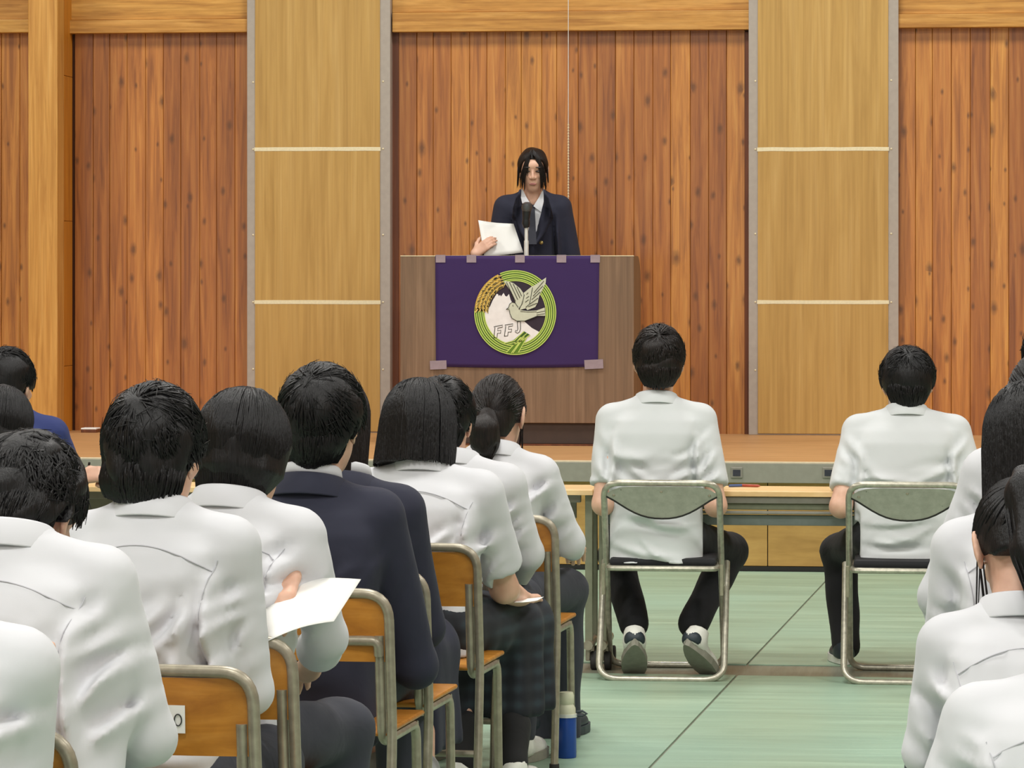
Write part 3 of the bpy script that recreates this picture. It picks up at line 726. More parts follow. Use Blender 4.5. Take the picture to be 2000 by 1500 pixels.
# ------------------------------------------------------------------ implicit surfaces for bodies, clothes and hair
f32 = np.float32
def A3(p): return np.asarray(p, dtype=f32)
def rc(a, b, r0, r1=None, flat=None):        # tapered capsule
    a = A3(a); b = A3(b); r1 = r0 if r1 is None else r1; ab = b - a; L2 = float(ab @ ab) + 1e-9
    def f(P):
        q = P - a; t = np.clip((q @ ab) / L2, 0, 1); q = q - t[:, None] * ab
        return np.sqrt((q * q).sum(1)) - (r0 + (r1 - r0) * t)
    f.bb = (np.minimum(a - r0, b - r1), np.maximum(a + r0, b + r1)); return f
def ell(c, r, R=None):                       # ellipsoid, R columns = local axes
    c = A3(c); r = A3(r); R_m = np.eye(3, dtype=f32) if R is None else np.asarray(R, dtype=f32)
    def f(P):
        q = (P - c) @ R_m; k0 = np.sqrt(((q / r) ** 2).sum(1)); k1 = np.sqrt(((q / (r * r)) ** 2).sum(1)) + 1e-9
        return k0 * (k0 - 1) / k1
    m = float(r.max()); f.bb = (c - m, c + m); return f
def loft(rows, e=2.3):                        # rows of (z, xc, yc, half width, half depth)
    rows = sorted(rows); A = np.array(rows, dtype=f32); z = A[:, 0]
    def f(P):
        xc, yc, a, b = (np.interp(P[:, 2], z, A[:, i]).astype(f32) for i in (1, 2, 3, 4))
        n = ((np.abs(P[:, 0] - xc) / a) ** e + (np.abs(P[:, 1] - yc) / b) ** e) ** (1 / e)
        d = (n - 1) * np.minimum(a, b)
        return np.maximum(d, np.maximum(P[:, 2] - z[-1], z[0] - P[:, 2]))
    f.bb = (np.array((min(A[:, 1] - A[:, 3]), min(A[:, 2] - A[:, 4]), z[0])), np.array((max(A[:, 1] + A[:, 3]), max(A[:, 2] + A[:, 4]), z[-1]))); return f
def smin(a, b, k):
    if k <= 0: return np.minimum(a, b)
    h = np.clip(0.5 + 0.5 * (b - a) / k, 0, 1); return b + (a - b) * h - k * h * (1 - h)
class Field:
    def __init__(s): s.ops = []; s.mod = []; s.cut = []
    def add(s, f, k=0.02): s.ops.append((f, k)); return s
    def __call__(s, P):
        d = None
        for f, k in s.ops:
            lo, hi = f.bb; m = 0.09
            if d is None:
                d = f(P).astype(f32)
            else:
                sel = np.nonzero(((P > lo - m) & (P < hi + m)).all(1))[0]
                if len(sel): d[sel] = smin(d[sel], f(P[sel]), k)
        for g in s.mod: d = d + g(P)
        for g in s.cut: d = np.maximum(d, g(P))
        return d
    def bounds(s, pad):
        lo = np.min([f.bb[0] for f, k in s.ops], axis=0) - pad; hi = np.max([f.bb[1] for f, k in s.ops], axis=0) + pad
        return lo, hi
def polygonise(f, h, pad=0.03, lo=None, hi=None):
    if lo is None: lo, hi = f.bounds(pad)
    B = 4; lo = np.asarray(lo, f32); nb = np.maximum(1, np.ceil((np.asarray(hi) - lo) / (B * h)).astype(int))
    n = nb * B
    bi = np.stack(np.meshgrid(*[np.arange(m) for m in nb], indexing='ij'), -1).reshape(-1, 3)
    cen = lo + (bi * B + 1.5).astype(f32) * h
    cv = f(cen.astype(f32))
    near = np.abs(cv) < h * 9
    V = np.where(cv > 0, f32(1), f32(-1)).reshape(nb)
    V = V.repeat(B, 0).repeat(B, 1).repeat(B, 2)
    off = np.stack(np.meshgrid(*[np.arange(B)] * 3, indexing='ij'), -1).reshape(-1, 3)
    idx = (bi[near][:, None, :] * B + off[None]).reshape(-1, 3)
    if len(idx) == 0: return np.zeros((0, 3)), np.zeros((0, 4), int)
    V[idx[:, 0], idx[:, 1], idx[:, 2]] = f(lo + idx.astype(f32) * h)
    ins = V < 0
    s8 = [ins[dx:n[0] - 1 + dx, dy:n[1] - 1 + dy, dz:n[2] - 1 + dz] for dx in (0, 1) for dy in (0, 1) for dz in (0, 1)]
    cnt = sum(x.astype(np.int8) for x in s8)
    act = np.nonzero((cnt > 0) & (cnt < 8)); ci = np.stack(act, 1)
    cornerv = {}
    for dx in (0, 1):
        for dy in (0, 1):
            for dz in (0, 1): cornerv[(dx, dy, dz)] = V[ci[:, 0] + dx, ci[:, 1] + dy, ci[:, 2] + dz]
    acc = np.zeros((len(ci), 3), f32); num = np.zeros(len(ci), f32)
    for ax in range(3):
        for p in (0, 1):
            for q in (0, 1):
                a = [0, 0, 0]; a[(ax + 1) % 3] = p; a[(ax + 2) % 3] = q; b = list(a); b[ax] = 1
                va, vb = cornerv[tuple(a)], cornerv[tuple(b)]; m = (va < 0) != (vb < 0)
                t = np.where(m, va / np.where(m, va - vb, 1), 0)
                pt = np.tile(np.array(a, f32), (len(ci), 1)); pt[:, ax] = t
                acc += np.where(m[:, None], pt, 0); num += m
    verts = lo + (ci + acc / np.maximum(num, 1)[:, None]) * h
    ids = -np.ones(n - 1, dtype=np.int64); ids[act] = np.arange(len(ci)); quads = []
    for ax in range(3):
        sl0 = [slice(None)] * 3; sl1 = [slice(None)] * 3; sl0[ax] = slice(0, -1); sl1[ax] = slice(1, None)
        a, b = ins[tuple(sl0)], ins[tuple(sl1)]; e = np.stack(np.nonzero(a != b), 1)
        u, v = (ax + 1) % 3, (ax + 2) % 3
        e = e[(e[:, u] > 0) & (e[:, v] > 0) & (e[:, u] < n[u] - 1) & (e[:, v] < n[v] - 1)]
        def cid(du, dv):
            c = e.copy(); c[:, u] += du; c[:, v] += dv; return ids[c[:, 0], c[:, 1], c[:, 2]]
        q = np.stack((cid(-1, -1), cid(0, -1), cid(0, 0), cid(-1, 0)), 1)
        fl_ = ~a[e[:, 0], e[:, 1], e[:, 2]]; q[fl_] = q[fl_][:, ::-1]; quads.append(q)
    Q = np.concatenate(quads); Q = Q[(Q >= 0).all(1)]
    return verts, Q
def relax(V, Q, it=1, w=0.5):
    for _ in range(it):
        s = np.zeros_like(V); c = np.zeros(len(V), f32)
        for a, b in ((0, 1), (1, 2), (2, 3), (3, 0)):
            np.add.at(s, Q[:, a], V[Q[:, b]]); np.add.at(c, Q[:, a], 1)
            np.add.at(s, Q[:, b], V[Q[:, a]]); np.add.at(c, Q[:, b], 1)
        V = V * (1 - w) + w * s / np.maximum(c, 1)[:, None]
    return V
def wav(seed, n, f0, f1, amp, zs=1.0):        # soft random undulation
    r = np.random.RandomState(seed); K = r.normal(size=(n, 3)); K /= np.linalg.norm(K, axis=1)[:, None]; K *= r.uniform(f0, f1, (n, 1)); K[:, 2] *= zs
    ph = r.uniform(0, 6.28, n); am = r.uniform(.4, 1, n); am *= amp / am.sum()
    K = K.astype(f32)
    def g(P):
        d = np.zeros(len(P), f32)
        for i in range(n): d += f32(am[i]) * np.sin(P @ K[i] + f32(ph[i]))
        return d
    return g
def ridge(a, b, amp, wd, bend=(0, 0), ymax=9.0, lo_y=-9.0):     # a fold of cloth: a crest with a hollow along one side, read in the x-z plane of the back
    a = np.array((a[0], a[-1]), f32); b = np.array((b[0], b[-1]), f32); c = (a + b) / 2 + np.array((bend[0], bend[-1]), f32); n = 7
    ts = np.linspace(0, 1, n)[:, None].astype(f32); pts = (1 - ts) ** 2 * a + 2 * ts * (1 - ts) * c + ts * ts * b
    lo = pts.min(0) - 4 * wd; hi = pts.max(0) + 4 * wd
    def g(P):
        out = np.zeros(len(P), f32); p2 = P[:, (0, 2)]
        sel = np.nonzero(((p2 > lo) & (p2 < hi)).all(1) & (P[:, 1] < ymax) & (P[:, 1] > lo_y))[0]
        if not len(sel): return out
        p = p2[sel]; best = np.full(len(sel), 1e9, f32); tb = np.zeros(len(sel), f32); sg = np.zeros(len(sel), f32)
        for i in range(n - 1):
            ab = pts[i + 1] - pts[i]; L2 = float(ab @ ab) + 1e-9; q = p - pts[i]; t = np.clip((q @ ab) / L2, 0, 1)
            cr = (ab[0] * q[:, 1] - ab[1] * q[:, 0]) / math.sqrt(L2); q = q - t[:, None] * ab
            d = (q * q).sum(1); m = d < best; best[m] = d[m]; tb[m] = ((i + t) / (n - 1))[m]; sg[m] = cr[m]
        env = np.sin(np.pi * np.clip(tb * .94 + .03, 0, 1)) ** .7
        sd = np.sqrt(best) * np.sign(sg)
        out[sel] = -amp * env * (np.exp(-best / (wd * wd)) - .75 * np.exp(-((sd + 1.7 * wd) / (1.0 * wd)) ** 2))
        return out
    return g
def rotm(yaw, pitch, roll):                    # columns: right, forward, up of the head
    m = Matrix.Rotation(-yaw, 3, 'Z') @ Matrix.Rotation(-pitch, 3, 'X') @ Matrix.Rotation(roll, 3, 'Y')
    return np.array(m, dtype=f32)

# ------------------------------------------------------------------ hair
def lock_mesh(paths, r0, r1, sides=3):         # paths (n, m, 3): many tapered strands
    n, m, _ = paths.shape; T = np.gradient(paths, axis=1); T /= np.linalg.norm(T, axis=2, keepdims=True) + 1e-9
    ref = np.array((.31, .55, .77)); U = np.cross(T, ref); U /= np.linalg.norm(U, axis=2, keepdims=True) + 1e-9; W = np.cross(T, U)
    rad = (r0 + (r1 - r0) * np.linspace(0, 1, m) ** 1.5)[None, :, None]
    rad = rad * np.clip(np.linspace(0, 1, m) / .22 + .25, 0, 1)[None, :, None]
    V = np.stack([paths + rad * (math.cos(2 * math.pi * j / sides) * U + math.sin(2 * math.pi * j / sides) * W) for j in range(sides)], 2).reshape(-1, 3)
    i, k, j = np.meshgrid(np.arange(n), np.arange(m - 1), np.arange(sides), indexing='ij'); j2 = (j + 1) % sides
    b0 = (i * m + k) * sides; b1 = b0 + sides
    Q = np.stack((b0 + j, b0 + j2, b1 + j2, b1 + j), -1).reshape(-1, 4)
    return V, Q
def hair_parts(kind, seed, vol=1.0, h=.005):
    """hair in head space (x right, y forward, z up, origin between the ears); returns vertices and quads"""
    rs = np.random.RandomState(seed); Fd = Field(); paths = []
    c0 = np.array((0, -.014, .022)); R0 = np.array((.0945, .113, .112)) * (1, 1, 1)
    if kind in ('short', 'flat', 'curly'):
        if kind == 'flat': R0 = R0 * (1.06, 1.0, .94)
        R0 = R0 * (1 + .06 * (vol - 1) * 4)
        Fd.add(ell(c0, R0)).add(ell((0, -.056, -.052), (.072, .056, .078) if vol > 1.15 and vol < 1.25 else (.062, .052, .072)), .045)
        def cut(P):
            y = P[:, 1]; x = np.abs(P[:, 0])
            zl = np.interp(y, [-.13, -.055, -.022, .022, .05, .09], [-.100, -.100, -.02, -.012, .02, .066]).astype(f32)
            zl = zl + np.where(y < -.03, np.clip(x - .035, 0, 1) * .9, 0).astype(f32)
            return (zl - P[:, 2]) * f32(.8)
        Fd.cut.append(cut)
        Fd.mod.append(wav(seed, 10, 45, 110, .011 if kind != 'curly' else .018))
        N = 1150 if kind != 'curly' else 1200
        wh = np.array((.012, -.78, .62)); wh /= np.linalg.norm(wh)
        D = rs.normal(size=(N * 3, 3)); D /= np.linalg.norm(D, axis=1)[:, None]
        P0 = c0 + D * R0
        keep = (cut(P0.astype(f32)) < -.012); D = D[keep][:N]
        t = D - wh; t -= (t * D).sum(1)[:, None] * D; t /= np.linalg.norm(t, axis=1)[:, None] + 1e-6
        t += np.array((0, .15, -.35)) + rs.normal(size=D.shape) * (.28 if kind != 'curly' else .55)
        t -= (t * D).sum(1)[:, None] * D; t /= np.linalg.norm(t, axis=1)[:, None] + 1e-6
        ln = rs.uniform(.35, .62, (len(D), 1)) * (1.0 if kind != 'curly' else .9); lift = rs.uniform(.0, .045, len(D)) * max(.35, vol * 1.6 - 1.0)
        m = 6; pts = []
        for k in range(m):
            a = ln * k / (m - 1)
            d = D * np.cos(a) + t * np.sin(a)
            if kind == 'curly': d = d + .022 * np.sin(9 * a + rs.uniform(0, 6, (len(D), 1))) * np.cross(D, t)
            pts.append(c0 + d * R0 * (0.998 + (lift[:, None] * (k / (m - 1)) ** 1.5)))
        paths = np.stack(pts, 1)
        inside = cut(paths[:, -1].astype(f32)) < .012; paths = paths[inside]
        lv, lq = lock_mesh(paths,   .0040 if kind != 'curly' else .0038, .0006)
        # nape and sideburn wisps
        nn = 460; a = rs.uniform(-1.9, 1.9, nn); z = rs.uniform(-.085, .015, nn); l_ = rs.uniform(.025, .055, nn)
        def surf(zz): 
            q = np.sqrt(np.clip(1 - ((zz + .052) / .080) ** 2, .1, 1)); return q
        pp = []
        for k in range(4):
            zz = np.maximum(z - l_ * k / 3, -.106 + .4 * np.clip(np.abs(np.sin(a)) * .064 - .03, 0, 1)); q = surf(zz) * (1.01 + .035 * k / 3)
            pp.append(np.stack((.081 * q * np.sin(a), -.056 - .068 * q * np.cos(a), zz), 1))
        tp = .95 if 1.15 < vol < 1.25 else .66
        for k in range(4):
            zz = pp[k][:, 2]; pp[k][:, 0] *= np.clip(1 + (zz + .025) / .075 * (1 - tp), tp, 1); pp[k][:, 1] += (1 - tp) * .03 * np.clip(-(zz + .03) / .07, 0, 1)
        lv2, lq2 = lock_mesh(np.stack(pp, 1), .0042, .0006)
        nb = 320; ab = rs.uniform(-1.75, 1.75, nb); zb = rs.uniform(-.045, .05, nb); lb_ = rs.uniform(.05, .085, nb); qb = np.sqrt(np.clip(1 - ((zb - c0[2]) / R0[2]) ** 2, .05, 1)); pb_ = []
        for k in range(6):
            u = k / 5.0; zz = np.maximum(zb - lb_ * u, -.094); qe = surf(np.minimum(zz, -.02)); w_ = np.clip((.035 - zz) / .09, 0, 1)
            qq = np.sqrt(np.clip(1 - ((zz - c0[2]) / R0[2]) ** 2, .05, 1)) * (zz > -.06) + .65 * (zz <= -.06)
            xa_, ya_ = R0[0] * qq * np.sin(ab), c0[1] - R0[1] * qq * np.cos(ab); xb_, yb_ = .080 * tp * 1.12 * qe * np.sin(ab), -.056 - .066 * qe * np.cos(ab) + (1 - tp) * .02
            pb_.append(np.stack((xa_ * (1 - w_) + xb_ * w_, ya_ * (1 - w_) + yb_ * w_, zz), 1) * np.array((1.012, 1.012, 1)))
        lvb, lqb = lock_mesh(np.stack(pb_, 1), .0042, .0008)
        nf = 110; Df = D[rs.choice(len(D), nf)]; tf = rs.normal(size=(nf, 3)); tf -= (tf * Df).sum(1)[:, None] * Df; tf /= np.linalg.norm(tf, axis=1)[:, None]
        pf = np.stack([c0 + (Df * np.cos(.4 * k / 4) + tf * np.sin(.4 * k / 4)) * R0 * (1.0 + .075 * (k / 4) ** 1.3) for k in range(5)], 1)
        lv3, lq3 = lock_mesh(pf, .0013, .0005)
        extra = [(lv, lq), (lv2, lq2), (lv3, lq3), (lvb, lqb)]
    elif kind in ('bob', 'long', 'mop'):
        R0 = R0 * ((1.02, .98, 1.0) if kind != 'mop' else (1.0, 1.02, 1.02)); zend = {'bob': -.105, 'long': -.36, 'mop': -.095}[kind]
        Fd.add(ell(c0, R0))
        wd = {'bob': (.104, .098), 'long': (.098, .085), 'mop': (.097, .096)}[kind]
        Fd.add(loft([(zend, 0, -.035, wd[0] * (1 if kind != 'mop' else .72), wd[1] * (.9 if kind == 'bob' else .62)), (zend * .5, 0, -.025, wd[0] * 1.0, wd[1]), (.0, 0, -.0145, R0[0] * .975, R0[1] * .975), (.022, 0, -.014, R0[0] * .985, R0[1] * .985)], 2.0), .006)
        def cut(P):   # open for the face, hem at the bottom
            face = np.minimum(P[:, 1] - .02, np.minimum(.075 - np.abs(P[:, 0]) + np.clip(P[:, 2], 0, 1) * -.3, .055 - P[:, 2]))
            return face.astype(f32)
        Fd.cut.append(cut); Fd.mod.append(wav(seed, 12, 80, 190, .0075, .12))
        N = 700; a = rs.uniform(-2.5, 2.5, N); el = rs.uniform(0.1, 1.3, N)
        m = 9; pts = []
        s0 = np.stack((np.sin(a), -np.cos(a)), 1)
        for k in range(m):
            u = k / (m - 1); th = el + (1.62 - el) * min(1, u / .45)
            zz_ = c0[2] + R0[2] * np.cos(th); rr_ = np.sin(th)
            x = R0[0] * rr_ * s0[:, 0]; y = c0[1] + R0[1] * rr_ * s0[:, 1]
            if u > .45:
                q = (u - .45) / .55; zb = c0[2] + (zend + rs.uniform(-.006, .006, N) - c0[2]) * q; zz_ = zb
                tx = wd[0] * (1 if kind != 'mop' else .72) * s0[:, 0]; ty = -.035 + wd[1] * (.9 if kind == 'bob' else .62) * s0[:, 1]
                x = x * (1 - q) + tx * q; y = y * (1 - q) + ty * q
            mu = 1.022 if u < .45 else 1.05; pts.append(np.stack((x * mu, y * mu - .002, zz_ + .0018 * (zz_ > 0)), 1))
        paths = np.stack(pts, 1); ok = ~((paths[:, -1, 1] > .045)); paths = paths[ok]
        extra = [lock_mesh(paths, .0034, .0010)]
    elif kind in ('pony', 'tied'):
        R0 = np.array((.084, .104, .103)); Fd.add(ell((0, -.010, .018), R0)).add(ell((0, -.062, -.05), (.058, .045, .06)), .03)
        def cut(P):
            y = P[:, 1]; zl = np.interp(y, [-.13, -.06, -.03, .03, .06, .09], [-.095, -.085, -.03, -.015, .03, .07] if kind == 'pony' else [-.06, -.055, -.03, -.015, .03, .07]).astype(f32)
            return (zl - P[:, 2]) * f32(.8)
        tail = []
        tie = np.array((0, -.112, -.028)) if kind == 'pony' else np.array((0, -.118, .075))
        end = np.array((.006, -.115, -.155)) if kind == 'pony' else np.array((.0, -.13, -.20))
        mid = tie + np.array((0, -.03, -.05))
        def tailf(P): return np.minimum(np.minimum(rc(tie, mid, .020, .046)(P), rc(mid, (mid + end) / 2, .046, .042)(P)), rc((mid + end) / 2, end, .042, .016)(P))
        base_cut = cut
        F2 = Field(); F2.add(ell((0, -.010, .018), R0)).add(ell((0, -.062, -.05), (.058, .045, .06)), .03); F2.cut.append(base_cut); F2.mod.append(wav(seed, 8, 40, 90, .004))
        F3 = Field(); F3.add(rc(tie - np.array((0, -.02, 0)), tie, .016, .020)).add(rc(tie, mid, .020, .043), .02).add(rc(mid, (mid + end) / 2, .043, .041), .02).add(rc((mid + end) / 2, end, .041, .014), .02); F3.mod.append(wav(seed + 1, 12, 90, 220, .008, .1))
        def comb(P): return np.minimum(F2(P), F3(P))
        lo = np.minimum(F2.bounds(.02)[0], F3.bounds(.02)[0]); hi = np.maximum(F2.bounds(.02)[1], F3.bounds(.02)[1])
        V, Q = polygonise(comb, h, lo=lo, hi=hi)
        N = 320; D = rs.normal(size=(N * 2, 3)); D /= np.linalg.norm(D, axis=1)[:, None]; c1 = np.array((0, -.010, .018)); P0 = c1 + D * R0
        D = D[cut(P0.astype(f32)) < -.004][:N]; td = (tie - c1) / R0; td /= np.linalg.norm(td); pts = []
        for k in range(8):
            u = k / 7.0; d = D * (1 - u) + td * u; d /= np.linalg.norm(d, axis=1)[:, None] + 1e-6; pts.append(c1 + d * R0 * 1.012)
        lv, lq = lock_mesh(np.stack(pts, 1), .0032, .0024)
        N2 = 160; a = rs.uniform(0, 6.28, N2); rr_ = rs.uniform(.55, 1.02, N2); pts = []
        for k in range(8):
            u = k / 7.0; ctr = (1 - u) ** 2 * tie + 2 * u * (1 - u) * (mid + np.array((0, -.01, -.02))) + u * u * (end + np.array((0, 0, -.02)))
            rad = np.interp(u, [0, .35, .7, 1], [.018, .046, .044, .014]) * rr_
            pts.append(ctr + np.stack((rad * np.cos(a), rad * np.sin(a) * .8, rs.uniform(-.004, .004, N2)), 1))
        lv2, lq2 = lock_mesh(np.stack(pts, 1), .0034, .0008)
        # loose strands by the ears
        pp = []
        for sx in (-1, 1):
            for q in range(7):
                x0 = sx * (.074 + rs.uniform(-.004, .006)); y0 = .0 + rs.uniform(-.02, .03); l_ = rs.uniform(.10, .2)
                bw = rs.uniform(-.0015, .003); pp.append([(x0 + sx * bw * k, y0 + .002 * k, .0 - l_ * k / 7) for k in range(8)])
        lv3, lq3 = lock_mesh(np.array(pp), .0022, .0007)
        extra = [(lv, lq), (lv2, lq2), (lv3, lq3)]
        for lv, lq in extra: Q = np.concatenate((Q, lq + len(V))); V = np.concatenate((V, lv))
        return V, Q
    elif kind == 'speaker':
        Fd.add(ell((0, -.012, .022), (.090, .106, .106))).add(ell((0, -.06, -.06), (.06, .05, .075)), .03)
        def cut(P):
            y = P[:, 1]; zl = np.interp(y, [-.13, -.05, -.02, .03, .06, .10], [-.12, -.11, -.04, .0, .06, .085]).astype(f32)
            return (zl - P[:, 2]) * f32(.8)
        Fd.cut.append(cut); Fd.mod.append(wav(seed, 8, 40, 100, .005))
        pp = []
        for q in range(150):     # fringe parted above the left brow, falling beside the face
            sx = -1 if q % 2 else 1; u = rs.uniform(0, 1); root = np.array((.004 + sx * .004, .055 + .035 * u, .128 - .028 * u))
            endx = sx * rs.uniform(.046 if sx < 0 else .030, .082); endz = rs.uniform(-.115, -.06) if abs(endx) > .045 else rs.uniform(-.04, .0)
            p1 = np.array((sx * rs.uniform(.02, .05), .100 - .018 * u, .075)); p2 = np.array((endx, .103 - 7.0 * max(0, abs(endx) - .02) ** 2, .0)); p3 = np.array((endx * .96, p2[1] - .008, endz))
            pp.append([(1 - t) ** 3 * root + 3 * t * (1 - t) ** 2 * p1 + 3 * t * t * (1 - t) * p2 + t ** 3 * p3 for t in np.linspace(0, 1, 9)])
        for q in range(20):
            sx = -1 if q % 2 else 1; x0 = sx * rs.uniform(.076, .086); l_ = rs.uniform(.09, .145)
            pp.append([np.array((x0 + sx * .001 * k, .02 + rs.uniform(-.004, .004), .03 - l_ * k / 8)) for k in range(9)])
        extra = [lock_mesh(np.array(pp), .0042, .0009)]
        D = rs.normal(size=(500, 3)); D /= np.linalg.norm(D, axis=1)[:, None]
    V, Q = polygonise(Fd, h)
    for lv, lq in extra:
        Q = np.concatenate((Q, lq + len(V))); V = np.concatenate((V, lv))
    return V, Q

# ------------------------------------------------------------------ hands and head as fields
def hand_ops(Fd, w, fwd, nrm, side_sign, curl=0.5, sc=1.0):
    """w wrist, fwd finger direction, nrm back-of-hand normal, side_sign +1 when the thumb lies at +side"""
    w = np.array(w, float); f = np.array(fwd, float); f /= np.linalg.norm(f); n = np.array(nrm, float); n -= f * (n @ f); n /= np.linalg.norm(n)
    s = np.cross(f, n) * side_sign
    for i, (o, lf) in enumerate(((.026, .95), (.009, 1.06), (-.009, 1.0), (-.025, .80))):
        base = w + s * o * .6 * sc; kn = w + (f * (.085 - abs(o) * .25) + s * o + n * .004) * sc
        Fd.add(rc(base, kn, .0150 * sc, .0115 * sc), .012)
        p = kn; a = curl * .55
        for sg, ln in enumerate((.042, .027, .021)):
            d = f * math.cos(a) - n * math.sin(a); q = p + d * ln * lf * sc
            Fd.add(rc(p, q, (.0096 - .0009 * sg) * sc, (.0088 - .0009 * sg) * sc), .004); p = q; a += curl * (.95 if sg == 0 else .7)
    p = w + (s * .022 + f * .018) * sc; d = f * .72 + s * .62 - n * .25; d /= np.linalg.norm(d)
    for sg, ln in enumerate((.042, .032, .025)):
        q = p + d * ln * sc; Fd.add(rc(p, q, (.0125 - .0015 * sg) * sc, (.0110 - .0015 * sg) * sc), .008); p = q
        d = d + f * .35 * curl - s * .30 * curl - n * .15; d /= np.linalg.norm(d)
def head_ops(Fd, H, Rm, hs, neck_base):
    T = lambda p: np.array(H) + Rm.astype(float) @ (np.array(p, float) * hs)
    E = lambda c, r, k: Fd.add(ell(T(c), np.array(r) * hs, Rm), k)
    E((0, -.012, .022), (.075, .096, .090), 0); E((0, .030, -.048), (.058, .062, .075), .03)
    E((0, .052, -.100), (.030, .030, .024), .02); E((0, .070, .035), (.055, .028, .03), .02)
    Fd.add(rc(T((0, .092, .005)), T((0, .107, -.032)), .007 * hs, .011 * hs), .008)
    for sx in (-1, 1):
        E((sx * .012, .098, -.036), (.009, .010, .007), .005); E((sx * .040, .066, -.022), (.020, .022, .018), .015)
        er = rotm(-sx * .45, 0.15, 0) ; ear = (Rm @ er)
        Fd.add(ell(T((sx * .080, -.012, -.012)), np.array((.0075, .021, .033)) * hs, ear), .006)
        Fd.add(ell(T((sx * .085, -.020, .004)), np.array((.006, .012, .020)) * hs, ear), .004)
        Fd.add(ell(T((sx * .076, .0, -.040)), np.array((.006, .009, .011)) * hs, ear), .005)
    E((0, .087, -.066), (.022, .010, .0055), .004); E((0, .086, -.076), (.018, .010, .006), .004)
    jb = T((0, -.012, -.055)); nb = np.array(neck_base, float)
    Fd.add(rc(nb, jb, .056 * hs, .052 * hs), .025)

